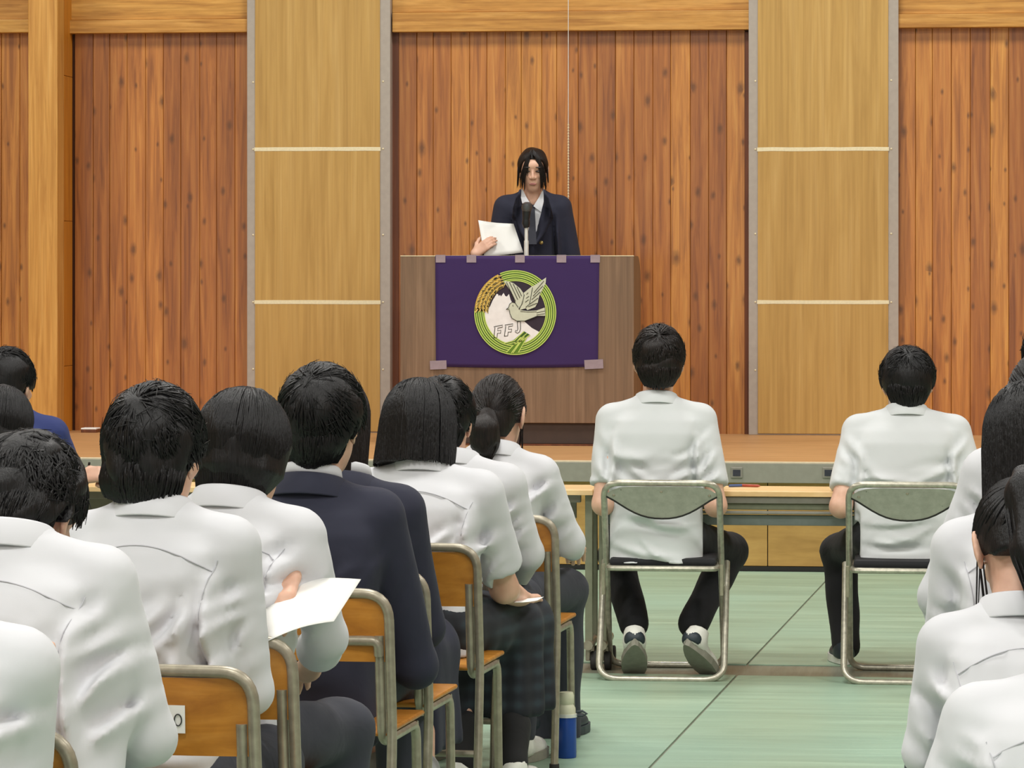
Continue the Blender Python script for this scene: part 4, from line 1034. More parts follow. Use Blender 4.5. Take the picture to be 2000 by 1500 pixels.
# ------------------------------------------------------------------ people
def person(key, label, t, c7, head, hd=.05, yaw=4, hyaw=0, hpitch=12, hroll=0, hs=1.0, W=.168, lean=.10, lx=0.0, hair='short', hvol=1.0, hseed=1,
           top='white', sleeve='long', bottom='trouser', eR=None, wR=None, eL=None, wL=None, knees=None, feet=None, seat=.425, hem=None, girth=1.0, vox=.009,
           standing=False, folds=True, curl=(0.5, 0.5), fwdR=None, fwdL=None, hairmat='hair', shoes=('shoew', 'sole'), sock=None, collar=True, legs=True, shirt_mod=None, handvox=.0065, wide_sleeve=1.0, skin_legs=False, group=None, nrmR=None, nrmL=None, base=0.0, handsc=1.0):
    ya = math.radians(yaw); fw = np.array((math.sin(ya), math.cos(ya))); rt = np.array((math.cos(ya), -math.sin(ya)))
    c7w = at_t(c7[0], c7[1], t); hw_ = at_t(head[0], head[1], t + hd)
    O = c7w[:2] - fw * lean + rt * lx
    root = tag(empty('person', (O[0], O[1], base), -ya), label, 'person', group)
    def loc(p):
        d = np.array(p[:2]) - O; return np.array((d @ rt, d @ fw, p[2] - base))
    def pt(p, dflt):
        if p is None: return np.array(dflt, float)
        if abs(p[0]) > 8 or abs(p[1]) > 8: return loc(at_t(p[0], p[1], t + p[2]))
        return np.array(p, float)
    c7l = loc(c7w); H = loc(hw_); zc = c7l[2]; xc7 = c7l[0]
    Rm = rotm(math.radians(hyaw), math.radians(hpitch), math.radians(hroll))
    sz = zc - .068; sf = .015
    S = {sx: np.array((xc7 + sx * W, lean + sf, sz)) for sx in (-1, 1)}
    Ed = lambda sx: (sx * (W + .075) + xc7 * .5, lean * .75 + .04, zc - .36)
    E = {1: pt(eR, Ed(1)), -1: pt(eL, Ed(-1))}
    Wr = {1: pt(wR, (.10, lean + .30, zc - .40)), -1: pt(wL, (-.10, lean + .30, zc - .40))}
    hipz = seat + .10 if not standing else seat
    # knees and ankles
    K = {1: (.13, .42, seat + .06), -1: (-.13, .42, seat + .06)} if not standing else {1: (.08, .02, seat * .54), -1: (-.08, .02, seat * .54)}
    A_ = {1: (.13, .40, .09), -1: (-.13, .40, .09)} if not standing else {1: (.08, .0, .09), -1: (-.08, .0, .09)}
    if knees: K = {1: pt(knees[0], K[1]), -1: pt(knees[1], K[-1])}
    if feet: A_ = {1: pt(feet[0], A_[1]), -1: pt(feet[1], A_[-1])}
    # ---- skin: one continuous body
    B = Field()
    B.add(rc((0, 0, hipz), (xc7, lean, zc - .03), .06, .05), 0); B.add(rc(S[-1], S[1], .035), .03)
    head_ops(B, H, Rm, hs, (xc7, lean + .022, zc - .025))
    for sx in (-1, 1):
        ar = (.043, .038) if sleeve == 'short' else ((.027, .024) if sleeve == 'long' else (.028, .032)); B.add(rc(S[sx], E[sx], ar[0], ar[1]), .03); B.add(rc(E[sx], Wr[sx], ar[1], min(ar[1], .026)), .02)
        d = (fwdR if sx == 1 else fwdL); d = np.array(d, float) if d is not None else (Wr[sx] - E[sx]) * (1, 1, .3)
        nr = (nrmR if sx == 1 else nrmL); nr = (0, 0, 1) if nr is None else nr
        hand_ops(B, Wr[sx], d, nr, -1 if sx == 1 else 1, curl[0 if sx == 1 else 1], handsc)
        if skin_legs: B.add(rc((sx * .08, .0, hipz - .02), np.array(K[sx]) + np.array((0, -.02, -.02)), .05, .04), .02); B.add(rc(np.array(K[sx]) + np.array((0, -.02, -.02)), A_[sx], .040, .034), .02)
    if skin_legs:
        for sx in (-1, 1): 
            kk, aa = np.array(K[sx]), np.array(A_[sx]); mid = kk + (aa - kk) * .35; B.add(rc(kk + (aa - kk) * .1 + np.array((0, -.015, 0)), mid + np.array((0, -.015, 0)), .048, .05), .03)
    V, Q = polygonise(B, handvox, .02)
    np_obj('body', V, Q, M['skin'], root)
    # ---- upper garment
    G = Field(); zs_ = hem if hem is not None else seat + .0
    g = girth; bl = top == 'navy'
    w0 = W + (.012 if bl else .0); z_at = lambda f_: (seat if not standing else seat - .06) + f_ * (zc - (seat if not standing else seat - .06))
    yc = lambda f_: lean * max(0.0, min(1.0, f_)) ** 1.35; xx = lambda f_: xc7 * max(0, min(1, f_))
    rows = []
    for f_, a, b in ((0.0, w0 * 1.02 * g, .118 * g), (.18, w0 * 1.0 * g, .114 * g), (.42, w0 * .98 * (g * .5 + .5), .108 * (g * .5 + .5)), (.66, w0 * 1.05, .114), (.80, w0 * 1.04, .112), (.885, w0 * .93, .098), (.95, w0 * .60, .082), (1.0, .075, .072), (1.03, .060, .060)):
        rows.append((z_at(f_), xx(f_), yc(f_) + (.012 if f_ < .5 else 0.0), a, b))
    if hem is not None and hem < rows[0][0] - .005: rows.append((hem, 0, .01, w0 * 1.05 * g, .14 * g))
    G.add(loft(rows), 0)
    for sx in (-1, 1):
        sh = S[sx]; rs0 = (.057 if not bl else .063) * wide_sleeve
        G.add(rc((xc7 + sx * .06, lean - .002, zc - .028), sh + np.array((-sx * .012, 0, .006)), .050, .056), .035)
        if sleeve == 'short':
            q = sh + (E[sx] - sh) * .74; G.add(rc(sh, q, rs0 * 1.0, rs0 * 1.06), .025)
        else:
            el = E[sx]; G.add(rc(sh, el, rs0, (.045 if not bl else .054) * wide_sleeve), .03)
            frac = {'long': .93, 'rolled': .32}[sleeve]; q = el + (Wr[sx] - el) * frac
            G.add(rc(el, q, (.046 if not bl else .054) * wide_sleeve, (.037 if sleeve == 'long' else .050) * wide_sleeve), .02)
    if sleeve == 'short':
        for sx in (-1, 1):
            q = S[sx] + (E[sx] - S[sx]) * .74; dn = (E[sx] - S[sx]); dn = (dn / np.linalg.norm(dn)).astype(f32); q = q.astype(f32)
            ex = np.array((xc7 + sx * (W * .5), lean, zc - .3))
            G.cut.append((lambda q, dn, sx: (lambda P: np.where((P[:, 0] * sx > (W + .012) + sx * xc7 * .5) & (((P - q) @ dn) > -.05), (P - q) @ dn - .012, f32(-1)).astype(f32)))(q, dn, sx))
    if folds:
        rs = np.random.RandomState(hseed * 7 + 3); amp = .0205 if not bl else .008
        ym = lean * .6 - .0
        for sx in (-1, 1):
            ax_, az_ = S[sx][0] - sx * .015, zc - .17
            n_f = 6 if not bl else 3
            for i in range(n_f):
                if top == 'whitep':
                    p0_ = (ax_ + rs.normal() * .008, az_ - rs.uniform(-.02, .10)); p1_ = (xc7 * .5 + sx * rs.uniform(-.06, .07), p0_[1] - rs.uniform(-.01, .12)); bd = (0, rs.uniform(-.04, .03)); am_ = .55
                elif i % 2:
                    p0_ = (xc7 + sx * rs.uniform(-.10, .06), zc - rs.uniform(.10, .20)); p1_ = (xc7 * .6 + sx * rs.uniform(.04, .15), p0_[1] - rs.uniform(.10, .24)); bd = (sx * rs.uniform(-.04, .01), rs.uniform(-.02, .02)); am_ = .75
                else:
                    p0_ = (ax_ - sx * rs.uniform(0, .03), az_ + rs.uniform(-.05, .03)); p1_ = (xc7 * .6 + sx * rs.uniform(-.05, .09), az_ - rs.uniform(.06, .22)); bd = (0, rs.uniform(-.03, .03)); am_ = .8
                G.mod.append(ridge(p0_, p1_, amp * rs.uniform(.6, 1.0) * am_, rs.uniform(.010, .019), bd, ym))
            # crease between back and sleeve
            if not bl: G.mod.append(ridge((S[sx][0] - sx * .01, zc - .12), (S[sx][0] + sx * .012, zc - .34), amp * 1.0, .013, (-sx * .02, 0), ym + .06))
            sh = S[sx]; el = E[sx]
            for i in range(8 if not bl else 3):
                u0 = rs.uniform(.05, .8); u1 = u0 + rs.uniform(.12, .35); wv = .035
                a_ = sh + (el - sh) * u0; b_ = sh + (el - sh) * min(u1, 1.1)
                G.mod.append(ridge((a_[0] + sx * wv, a_[2]), (b_[0] - sx * wv, b_[2]), amp * rs.uniform(.25, .55), rs.uniform(.009, .015), (0, rs.uniform(-.03, .02)), max(a_[1], b_[1])))
        for i in range(5 if not bl else 2):
            zz_ = rs.uniform(zs_ + .05, zc - .30); x0 = -W * rs.uniform(.2, 1); x1 = W * rs.uniform(.2, 1)
            G.mod.append(ridge((x0, zz_), (x1, zz_ + rs.uniform(-.07, .07)), amp * rs.uniform(.3, .7), rs.uniform(.010, .018), (0, -.03), ym))
        G.mod.append(wav(hseed + 50, 8, 14, 36, .0045))
    if shirt_mod: shirt_mod(G, dict(S=S, E=E, W=Wr, zc=zc, lean=lean, xc7=xc7))
    V, Q = polygonise(G, vox, .03); V = relax(V, Q, 1, .4)
    name = {'white': 'shirt', 'whitep': 'polo_shirt', 'navy': 'blazer', 'navytee': 'tee_shirt'}[top]
    sh_o = np_obj(name, V, Q, M[top], root)
    # ---- yoke and armhole seams follow the back of the shirt
    def back_y(x, z):
        ys = np.linspace(lean - .30, lean + .25, 90).astype(f32); P = np.stack((np.full(90, x, f32), ys, np.full(90, z, f32)), 1); d = G(P); k_ = np.argmax(d < 0)
        return ys[k_] if d[k_] < 0 else None
    if top == 'white':
        pts = []
        for u in np.linspace(-1, 1, 23):
            x = xc7 + u * (W * .92); z = zc - .056 - .050 * u * u; y = back_y(x, z)
            if y is not None: pts.append((x, y - .0030, z + .0025))
        if len(pts) > 4: MB().tube(pts, .0014, 5).build('yoke_seam', M['seam'], sh_o, True)
        for sx in (-1, 1):
            pts = []
            for u in np.linspace(0, 1, 12):
                x = xc7 + sx * (W * (.97 - .12 * math.sin(u * 1.8))); z = zc - .085 - .115 * u; y = back_y(x, z)
                if y is not None: pts.append((x, y - .0030, z + .001))
            if len(pts) > 3: MB().tube(pts, .0011, 5).build('armhole_seam', M['seam'], sh_o, True)
    # ---- collar
    if collar:
        def ring(rows_, nm, mat, cx, cy, cz, rx, ry, tilt, gap=.5, par=root):
            n = 30; V = []; Q = []; m = len(rows_)
            for i in range(n + 1):
                a = math.pi / 2 + gap + (2 * math.pi - 2 * gap) * i / n
                for (dr, dz) in rows_:
                    x = (rx + dr) * math.cos(a); y = (ry + dr) * math.sin(a)
                    V.append((cx + x, cy + y, cz + dz - tilt * y))
            for i in range(n):
                for j in range(m - 1):
                    b = i * m + j; Q.append((b, b + 1, b + m + 1, b + m))
            o = mesh_obj(nm, V, Q, mat, par, True); md = o.modifiers.new('thick', 'SOLIDIFY'); md.thickness = .002; return o
        rws = [(-.004, -.02), (.0, .020), (.003, .026), (.009, .022), (.027, -.022), (.028, -.025)]
        if top in ('white', 'whitep'):
            ring(rws, 'collar', M[top], xc7, lean + .012, zc + .002, .066, .064, .28)
        elif top == 'navy':
            ring([(-.004, -.02), (.0, .030), (.004, .033), (.008, .028), (.012, .0)], 'shirt_collar', M['white'], xc7, lean + .014, zc + .012, .062, .060, .28)
            ring([(.004, -.02), (.010, .008), (.014, .012), (.021, .008), (.044, -.042), (.045, -.046)], 'blazer_collar', M['navy'], xc7, lean + .012, zc + .006, .066, .064, .28, .6)
        else:
            ring([(-.002, -.02), (.0, .006), (.004, .008), (.007, -.004)], 'neckband', M[top], xc7, lean + .012, zc + .004, .064, .062, .5, .1)
    # ---- lower garment, socks and shoes
    if legs:
        D_ = Field()
        D_.add(ell((0, .035, hipz - .03), (W * .92 * max(1, g), .118 * g, .095)), 0)
        if bottom == 'plaid' or bottom == 'skirt':
            for sx in (-1, 1):
                kk = np.array(K[sx], float); D_.add(rc((sx * .07, .02, hipz - .03), kk + np.array((0, .02, -.005)), .10, .085), .05)
                D_.add(rc(kk + np.array((0, .01, -.0)), kk + np.array((0, .01, -.26)), .088, .100), .04); D_.add(rc(kk + np.array((0, -.12, .0)), kk + np.array((0, -.13, -.26)), .085, .095), .05)
            km = (np.array(K[1]) + np.array(K[-1])) / 2; D_.add(rc(km + np.array((0, .0, .02)), km + np.array((0, .0, -.22)), .09, .10), .05)
            D_.add(rc((0, .03, hipz - .02), km, .10, .09), .05)
            hz = f32(min(K[1][2], K[-1][2]) - .25); D_.cut.append(lambda P: (hz - P[:, 2]))
            rs = np.random.RandomState(hseed); ph = rs.uniform(0, 6)
            D_.mod.append(lambda P: (f32(.008) * np.sin((P[:, 0] * 1.0 + P[:, 1] * .8) * f32(60) + f32(ph)) * np.clip((f32(hipz) - P[:, 2]) * 5, 0, 1)).astype(f32))
        else:
            for sx in (-1, 1):
                kk = np.array(K[sx], float); aa = np.array(A_[sx], float)
                D_.add(rc((sx * .085, .03, hipz - .03), kk, .080 * (g * .6 + .4), .066), .05); D_.add(rc(kk, aa + (kk - aa) * .02, .066, .055), .03)
            D_.mod.append(wav(hseed + 9, 8, 22, 55, .009))
        V, Q = polygonise(D_, .012, .07); V = relax(V, Q, 1, .4)
        np_obj('skirt' if bottom in ('plaid', 'skirt') else 'trousers', V, Q, M[bottom if bottom != 'skirt' else 'navy'], root)
        if sock:
            for sx in (-1, 1):
                kk = np.array(K[sx], float); aa = np.array(A_[sx], float); SF = Field().add(rc(aa + (kk - aa) * sock[1], aa, .049, .040), 0).add(rc(aa, aa + np.array((0, .06, -.05)), .04, .036), .02)
                V, Q = polygonise(SF, .010, .02); np_obj('sock', V, Q, M[sock[0]], root)
        if shoes:
            for sx in (-1, 1):
                shoe(root, np.array(A_[sx], float), shoes, sx)
    # ---- hair
    V, Q = hair_parts(hair, hseed, hvol, .0052)
    V = (V * hs) @ Rm.T.astype(float) + H
    np_obj('hair', V, Q, M[hairmat], root)
    if hair in ('pony', 'tied'):
        tie = np.array((0, -.114, -.030)) if hair == 'pony' else np.array((0, -.120, .073))
        o = MB().tube([tie + np.array((.021 * math.cos(a), .004 * math.sin(a) , .021 * math.sin(a))) for a in np.linspace(0, 6.283, 13)[:-1]], .006, 6, closed=True)
        o.v = [tuple((np.array(v) * hs) @ Rm.T.astype(float) + H) for v in o.v]; o.build('hair_tie', M['rubber'], root, True)
    return root, dict(S=S, E=E, W=Wr, H=H, Rm=Rm, zc=zc, lean=lean, xc7=xc7, K=K, A=A_, G=G, fw=fw, rt=rt, O=O, loc=loc)
def shoe(root, an, mats, sx, pitch=None, toe_out=.12, name='shoe'):
    """sole and upper in shoe space: x right, y to the toe, z up, origin at the heel on the sole"""
    if pitch is None: pitch = 0.0
    n = 16; outl = []
    for i in range(n):
        a = 2 * math.pi * i / n; y = .125 - .135 * math.cos(a); wv = .030 + .016 * math.sin(min(1, max(0, y / .26)) * 2.4) ; x = wv * math.sin(a) * 1.05
        outl.append((x, y))
    h = root_mat = Matrix.Translation(Vector((an[0], an[1] - .055, max(0.006, an[2] - .085)))) @ Matrix.Rotation(-sx * toe_out, 4, 'Z') @ Matrix.Rotation(pitch, 4, 'X')
    so = MB().prism(outl, 0.0, .026, 'z').build('sole_tmp', M[mats[1]], None)
    U = Field().add(ell((0, .045, .045), (.036, .058, .045)), 0).add(ell((0, .14, .030), (.042, .10, .036)), .03).add(rc((0, .045, .05), (0, .050, .085), .038, .038), .02)
    U.cut.append(lambda P: (f32(.018) - P[:, 2])); U.cut.append(lambda P: P[:, 2] - f32(.098))
    V, Q = polygonise(U, .009, .02)
    up = np_obj('shoe', V, Q, M[mats[0]], root); up.matrix_local = h
    so.name = 'sole'; so.parent = up
    return up

# ------------------------------------------------------------------ who sits where
PE = {}
def seat_chair(key, label):
    r, i = PE[key]; o = copy_tree(proto); q = i['O'] - i['fw'] * .135
    o.location = (q[0], q[1], 0); o.rotation_euler = r.rotation_euler; tag(o, label, 'chair', 'wooden school chairs')
# the two men on the folding chairs
PE['m1'] = person('m1', 'person in white polo shirt sitting upright on the folding chair before the podium', 12.37, (1282, 785), (1287, 705), hd=.03, yaw=-3, hpitch=4, hs=1.0, W=.162, lean=.07,
    top='whitep', sleeve='short', bottom='trouserb', eR=(1398, 988, -.10), wR=(.16, .40, .70), eL=(1178, 985, -.08), wL=(-.12, .42, .70), knees=((1425, 1078, .36), (1205, 1085, .36)), feet=((1352, 1222, .10), (1240, 1222, .10)),
    seat=.425, hem=.408, girth=1.10, hair='short', hvol=1.0, hseed=11, hairmat='hairb', shoes=None)
PE['m2'] = person('m2', 'broad person in white polo shirt on the folding chair at the right', 12.41, (1770, 808), (1772, 746), hd=.05, yaw=-2, hpitch=10, hs=1.02, W=.178, lean=.12,
    top='whitep', sleeve='short', bottom='trouserb', eR=(1903, 985, -.12), wR=(.14, .40, .70), eL=(1642, 990, -.12), wL=(-.14, .44, .70), knees=((.17, .44, .46), (1640, 1075, .36)), feet=((.15, .42, .09), (1652, 1262, .22)),
    seat=.425, hem=.408, girth=1.22, hair='flat', hvol=1.0, hseed=12, shoes=('shoed', 'shoew'))
# students on the left, front to back
PE['p5'] = person('p5', 'student with a low ponytail and long white sleeves, nearest the podium', 10.30, (966, 885), (974, 808), hd=.06, yaw=6, hyaw=4, hpitch=14, hs=.98, W=.138, lean=.11,
    sleeve='long', eR=(1112, 1058, .06), wR=(1120, 1075, .30), hair='pony', hseed=21, hairmat='hairb', knees=((.15, .44, .47), (-.06, .44, .47)), feet=((1098, 1462, .36), (1045, 1462, .36)), sock=('sockg', .35), shoes=('shoed', 'shoed'), vox=.010)
PE['p5b'] = person('p5b', 'short haired student in white shirt half hidden behind the student with the bob', 9.84, (884, 902), (868, 822), hd=.05, yaw=6, hyaw=2, hpitch=10, hs=.97, W=.155, lean=.10,
    sleeve='long', eR=(1030, 1082, .06), hair='short', hseed=22, vox=.010)
PE['p4'] = person('p4', 'student with a straight black bob, short white sleeves and plaid skirt', 9.30, (826, 915), (820, 838), hd=.07, yaw=6, hpitch=14, hs=1.03, W=.160, lean=.12,
    sleeve='short', wide_sleeve=1.12, eR=(985, 1150, .10), wR=(1022, 1172, .34), hair='bob', hseed=23, bottom='plaid', knees=((1015, 1215, .46), (900, 1215, .46)), feet=((1000, 1492, .20), (905, 1492, .20)), skin_legs=True, sock=('sockb', .26), shoes=('shoew', 'sole'), vox=.0095)
PE['p3b'] = person('p3b', 'long haired student in navy blazer, half hidden behind the short haired one in a blazer', 8.56, (668, 945), (648, 832), hd=.07, yaw=6, hpitch=12, hs=1.0, W=.148, lean=.11,
    top='navy', eR=(826, 1225, .06), hair='long', hseed=24, hairmat='hairb', bottom='skirt', skin_legs=True, shoes=('shoew', 'sole'), vox=.010, feet=((822, 1590, -.10), (780, 1590, -.10)), sock=('sockg', .25))
PE['p3'] = person('p3', 'short haired student in navy blazer with white shirt collar', 8.03, (606, 950), (632, 826), hd=.04, yaw=7, hyaw=6, hpitch=2, hs=1.0, W=.162, lean=.08,
    top='navy', eR=(812, 1300, .08), hair='short', hvol=1.3, hseed=25, vox=.0095, hem=.36)
PE['p2'] = person('p2', 'student with hair over the ears, rolled white sleeves and a paper behind the elbow', 7.06, (446, 985), (479, 886), hd=.08, yaw=12, hyaw=6, hpitch=16, hs=1.0, W=.150, lean=.12,
    sleeve='rolled', eR=(636, 1245, .06), wR=(600, 1310, .26), eL=(330, 1230, .2), wL=(560, 1126, -.072), fwdL=(.15, -1, -.55), nrmL=(0, -.5, 1), curl=(.5, .9), hair='mop', hseed=26, vox=.0085, hem=.44)
PE['p1'] = person('p1', 'student in white shirt on the chair with the number sticker', 6.56, (300, 1002), (306, 886), hd=.05, yaw=6, hyaw=8, hpitch=8, hs=.98, W=.150, lean=.09,
    sleeve='long', eR=(488, 1350, .02), hair='short', hvol=1.2, hseed=27, vox=.008)
PE['p0'] = person('p0', 'student with messy curly hair and head bowed at the lower left', 5.76, (15, 1058), (56, 1000), hd=.13, yaw=6, hyaw=6, hpitch=36, hs=1.0, W=.165, lean=.16,
    sleeve='long', eR=(290, 1440, .02), girth=1.35, shirt_mod=lambda G, i: [G.add(rc((i['S'][1][0] - .03, i['lean'] - .0, i['zc'] - .18), (i['E'][1][0] - .085, i['lean'] * .4 + .02, i['zc'] - .42), .085, .085), .03), G.ops.insert(1, G.ops.pop())], hair='curly', hvol=1.1, hseed=28, vox=.008)
PE['pm'] = person('pm', 'student at the bottom left corner holding a black pen, only a white sleeve showing', 5.02, (-165, 1215), (-150, 1090), hd=.08, yaw=8, hpitch=20, W=.160, lean=.12,
    sleeve='long', eR=(40, 1560, .02), wR=(62, 1392, .30), fwdR=(-.1, .3, 1), nrmR=(.3, -1, .2), curl=(1.0, .5), hair='short', hseed=29, vox=.009)
# far left, at the table
PE['l1'] = person('l1', 'student in a navy blue tee writing at the table on the far left', 12.08, (22, 812), (17, 752), hd=.07, yaw=4, hyaw=8, hpitch=14, W=.145, lean=.14,
    top='navytee', sleeve='short', wide_sleeve=1.1, eR=(128, 930, .10), wR=(150, 934, .26), fwdR=(1.0, .25, .15), nrmR=(-.1, -.7, .7), curl=(1.7, .5), hair='short', hseed=30, vox=.011)
PE['l2'] = person('l2', 'student with thick black hair at the left edge, in front of the one in navy', 10.75, (-6, 915), (6, 838), hd=.06, yaw=4, hyaw=4, hpitch=16, W=.15, lean=.12, hair='mop', hseed=31, vox=.012)
# right block
PE['rb'] = person('rb', 'farthest student at the right edge, only black hair showing', 8.35, (2085, 800), (2072, 712), hd=.06, yaw=0, W=.14, hair='short', hseed=40, vox=.013)
PE['ra'] = person('ra', 'student at the right edge whose long white sleeve reaches towards the aisle', 7.55, (2048, 872), (2042, 792), hd=.05, yaw=-2, W=.135, lean=.10, hair='pony', hseed=41, eL=(1835, 1165, .06), wL=(1850, 1250, .3), vox=.010)
PE['r1'] = person('r1', 'long haired student at the right edge between two ponytailed ones', 6.95, (2000, 1012), (2014, 872), hd=.06, yaw=-2, hpitch=16, W=.128, lean=.11, hair='long', hseed=42, eL=(1838, 1290, .05), vox=.010)
PE['r2'] = person('r2', 'student with tied hair and bare left ear at the right edge', 6.45, (1994, 1196), (1994, 1066), hd=.12, yaw=-3, hyaw=-4, hpitch=34, hs=1.06, W=.138, lean=.16, hair='tied', hseed=43, eL=(1812, 1470, .03), vox=.0085)
PE['r3'] = person('r3', 'student cut off by the right edge beside the one with the bare left ear', 6.62, (2125, 1190), (2082, 1045), hd=.08, yaw=-3, hpitch=20, W=.138, lean=.13, hair='tied', hseed=44, vox=.012)
PE['r4'] = person('r4', 'student at the bottom right corner, only a bright white shoulder showing', 5.30, (2120, 1330), (2150, 1190), hd=.06, yaw=-3, W=.165, lean=.12, hair='bob', hseed=45, eL=(1825, 1620, .02), vox=.009)
for k_, d_ in (('p5b', 'the short haired student behind the bob'), ('pm', 'the student in the bottom left corner'), ('l1', 'the student in the navy tee'), ('l2', 'the thick haired student at the left edge')):
    seat_chair(k_, 'wooden school chair under ' + d_)
for k_, d_ in (('rb', 'the farthest student at the right edge'), ('ra', 'the student with the long sleeve at the right'), ('r1', 'the long haired student at the right edge'), ('r2', 'the student with the bare left ear'), ('r3', 'the student cut off at the right'), ('r4', 'the student in the bottom right corner')):
    o = stool_proto[0] if stool_proto[1] == 0 else copy_tree(stool_proto[0]); stool_proto[1] += 1
    q_ = PE[k_][1]['O']; o.location = (q_[0], q_[1], 0); tag(o, 'round wooden stool under ' + d_, 'stool', 'stools at the right')
# m1 wears sneakers with the soles turned to the camera
def sneaker(key, sx, px, py, dt, pitch, toe, foot=None):
    r, i = PE[key]; p = i['loc'](at_t(px, py, 12.17 + dt))
    up = shoe(r, np.array((p[0], p[1] + .055, p[2] + .085)), ('shoew', 'sole'), sx, pitch, toe)
    HB = Field().add(ell((0, .028, .042), (.0385, .040, .036)), 0); HB.cut.append(lambda P: P[:, 1] - f32(.03)); HB.cut.append(lambda P: f32(.022) - P[:, 2])
    V, Q = polygonise(HB, .006, .02); np_obj('heel_counter', V, Q, M['shoed'], up)
sneaker('m1', -1, 1240, 1262, .0, -.62, .04)
sneaker('m1', 1, 1340, 1262, .0, -.62, .50)

# ------------------------------------------------------------------ the speaker
def vneck(G, i):
    zc, le, xc = f32(i['zc']), f32(i['lean']), f32(i['xc7']); zv = f32(zc - .27)
    for sx in (-1, 1): G.mod.append(ridge((i['S'][sx][0] - sx * .038, zc - .12), (i['S'][sx][0] - sx * .012, zc - .50), -.030, .011, (-sx * .01, 0), 9.0, float(le)))
    G.cut.append(lambda P: -np.maximum(le + f32(.015) - P[:, 1], np.abs(P[:, 0] - xc) - f32(.26) * (P[:, 2] - zv)))
SP = person('speaker', 'person in navy blazer reading from a paper at the podium', 18.60, (1041, 381), (1041, 331), hd=-.05, yaw=175, hyaw=0, hpitch=10, hs=.94, W=.150, lean=.02, base=STG,
    top='navy', sleeve='long', eR=(966, 505, -.02), wR=(928, 496, -.28), eL=(1118, 520, .0), wL=(1090, 535, -.22), fwdR=(-.55, -.05, .45), nrmR=(.2, 1, .2), curl=(.45, .4), handsc=.88,
    seat=.80, standing=True, hair='speaker', hseed=50, hairmat='hairb', bottom='trouser', collar=False, folds=True, shirt_mod=vneck, shoes=('shoed', 'shoed'), vox=.009, handvox=.0048, hem=.66)
r, i = SP; xc, zc, le, H, Rm = i['xc7'], i['zc'], i['lean'], i['H'], i['Rm']
BL = Field().add(loft([(.78, 0, .01, .10, .090), (zc - .2, xc, le, .125, .098), (zc - .1, xc, le + .004, .12, .094), (zc - .065, xc, le + .006, .085, .078), (zc - .05, xc, le - .0, .06, .05)]), 0)
BL.cut.append(lambda P: (f32(zc - .27) - P[:, 2]))
V, Q = polygonise(BL, .009, .02); np_obj('shirt', V, Q, M['white'], r)
def bf(x, z, G_=BL):
    ys = np.linspace(.3, -.05, 140).astype(f32); P = np.stack((np.full(140, x, f32), ys, np.full(140, z, f32)), 1); d = G_(P); k_ = int(np.argmax(d < 0)); return float(ys[k_])
for sx in (-1, 1):   # shirt collar flaps and lapels
    pts = [(xc + sx * .060, zc + .040), (xc + sx * .064, zc - .015), (xc + sx * .046, zc - .095), (xc + sx * .004, zc - .062), (xc + sx * .036, zc - .01)]
    n_ = len(pts); yq = lambda x, z: bf(x, z) if z < zc - .07 else le + .066 + max(0, zc - z) * .35
    v = [(x, yq(x, z) + .012, z) for x, z in pts] + [(x, yq(x, z) + .004, z) for x, z in pts]
    MB().add(v, [tuple(range(n_)), tuple(range(2 * n_ - 1, n_ - 1, -1))] + [(a, a + n_, (a + 1) % n_ + n_, (a + 1) % n_) for a in range(n_)]).build('shirt_collar', M['white'], r)
    GG = i['G']; yv = lambda x, z: max(bf(x, min(z, zc - .012)), bf(x, min(z, zc - .012), GG))
    inn = [(.060, .026), (.062, -.01), (.060, -.06), (.046, -.12), (.030, -.19), (.012, -.268)]; out_ = [(.068, .024), (.088, -.02), (.102, -.08), (.112, -.125), (.070, -.20), (.018, -.276)]
    v = []
    for (x0, z0), (x1, z1) in zip(inn, out_):
        for k_ in range(4):
            x = xc + sx * (x0 + (x1 - x0) * k_ / 3); z = zc + z0 + (z1 - z0) * k_ / 3; v.append((x, yv(x, z) + .007, z))
    f = [(a * 4 + b, a * 4 + b + 1, a * 4 + b + 5, a * 4 + b + 4) for a in range(5) for b in range(3)]
    o = mesh_obj('lapel', v, f, M['navy'], r, True); md = o.modifiers.new('thick', 'SOLIDIFY'); md.thickness = .004; md.offset = 0
tp = [(-.016, -.052), (.016, -.052), (.012, -.082), (.024, -.27), (-.024, -.27), (-.012, -.082)]
v = [(xc + x, bf(xc + x, zc + z) + .014, zc + z) for x, z in tp] + [(xc + x, bf(xc + x, zc + z) + .004, zc + z) for x, z in tp]
MB().add(v, [tuple(range(6)), tuple(range(11, 5, -1))] + [(a, a + 6, (a + 1) % 6 + 6, (a + 1) % 6) for a in range(6)]).build('necktie', M['tie'], r)
bp = i['loc'](at_t(1057, 474, 18.5)); bt_ = MB().lathe([(.011, 0), (.010, .004), (.005, .006)], 14).build('button', M['brass'], r, True)
bt_.location = (bp[0], bf(bp[0], bp[2], i['G']) + .001, bp[2]); bt_.rotation_euler = (-math.pi / 2, 0, 0)
T_ = lambda p: H + Rm.astype(float) @ (np.array(p, float) * .94)
for sx in (-1, 1):
    V, Q = polygonise(Field().add(ell(T_((sx * .031, .090, .002)), np.array((.016, .007, .0055)) * .94, Rm), 0), .0025, .006); np_obj('eye', V, Q, M['eye'], r)
    V, Q = polygonise(Field().add(ell(T_((sx * .032, .096, .026)), np.array((.019, .005, .0036)) * .94, Rm), 0), .0025, .006); np_obj('eyebrow', V, Q, M['eye'], r)
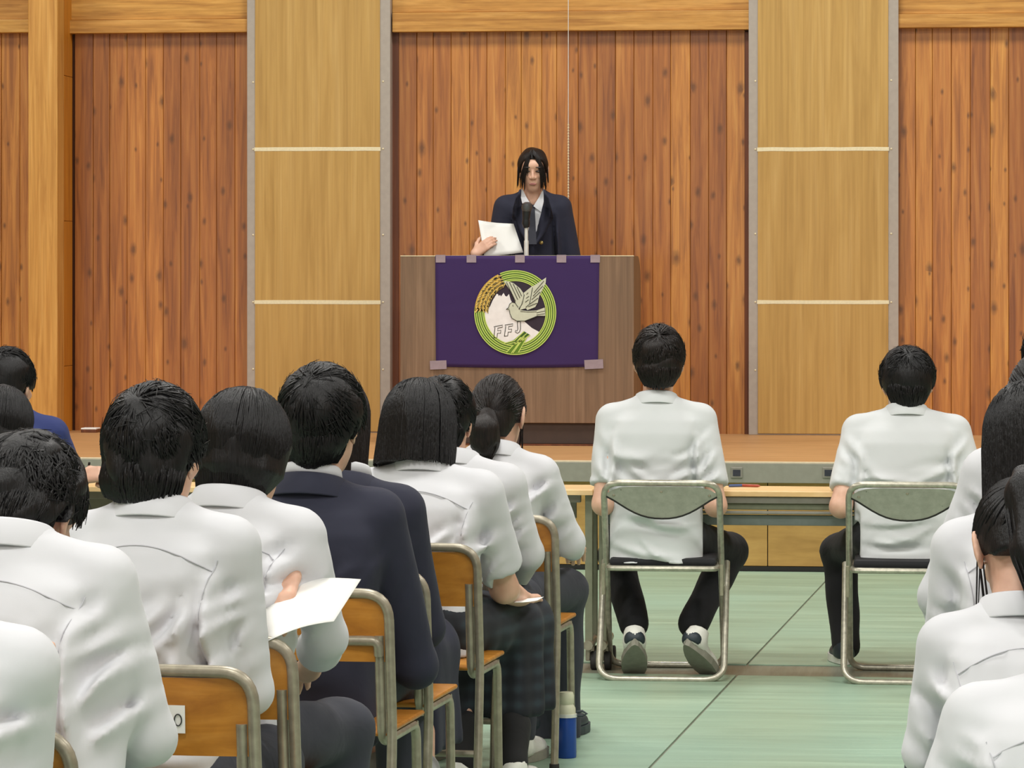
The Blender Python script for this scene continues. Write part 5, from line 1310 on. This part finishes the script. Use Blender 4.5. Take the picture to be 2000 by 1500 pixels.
V, Q = polygonise(Field().add(ell(T_((0, .094, -.071)), np.array((.022, .006, .0075)) * .94, Rm), 0), .0025, .006); np_obj('lips', V, Q, M['lip_s'], r)

# ------------------------------------------------------------------ papers and pens held in hands
def paper(quad, label, curve=.02, n=8, nm='paper_sheet'):
    a, b, c, d = [np.array(p, float) for p in quad]; V = []; Q = []
    nn = np.cross(b - a, d - a); nn /= np.linalg.norm(nn)
    for j in range(n + 1):
        for k_ in range(n + 1):
            u, v_ = k_ / n, j / n; p = (1 - v_) * ((1 - u) * a + u * b) + v_ * ((1 - u) * d + u * c); V.append(p + nn * curve * math.sin(math.pi * u) * (1 - .4 * v_))
    for j in range(n):
        for k_ in range(n): q = j * (n + 1) + k_; Q.append((q, q + 1, q + n + 2, q + n + 1))
    o = mesh_obj(nm, V, Q, M['paper'], None, True); md = o.modifiers.new('thick', 'SOLIDIFY'); md.thickness = .0008
    return tag(o, label, 'paper')
tS = 18.40
paper([at_t(934, 430, tS - .02), at_t(1003, 437, tS + .03), at_t(1022, 493, tS - .02), at_t(946, 501, tS - .08)], 'white sheet of paper held up by the speaker at the podium', .012)
paper([at_t(516, 1152, 7.02), at_t(705, 1132, 7.02), at_t(652, 1214, 6.74), at_t(524, 1252, 6.66)], 'large white sheet of paper tucked behind the student with rolled sleeves', -.012)
paper([at_t(1000, 1168, 9.52), at_t(1062, 1166, 9.60), at_t(1050, 1173, 9.50), at_t(1005, 1177, 9.40)], 'small white slip of paper in the lap of the student with the bob', .003)
q0 = at_t(58, 1372, 5.26); q1 = at_t(38, 1292, 5.20)
o = MB().tube([q0 * 0, (q1 - q0) * .85, (q1 - q0) * .86, (q1 - q0)], [.0045, .0052, .0062, .0058], 10).build('pen', M['pen'], None, True); o.location = tuple(q0)
tag(o, 'black pen held upright by the student in the bottom left corner', 'pen')
q0 = at_t(168, 936, 12.42); o = MB().tube([(0, 0, 0), (.012, -.01, .045), (.016, -.014, .062)], [.002, .0045, .0045], 8).build('pen', M['pen'], None, True); o.location = tuple(q0)
tag(o, 'dark pen in the fist of the student in the navy tee', 'pen')
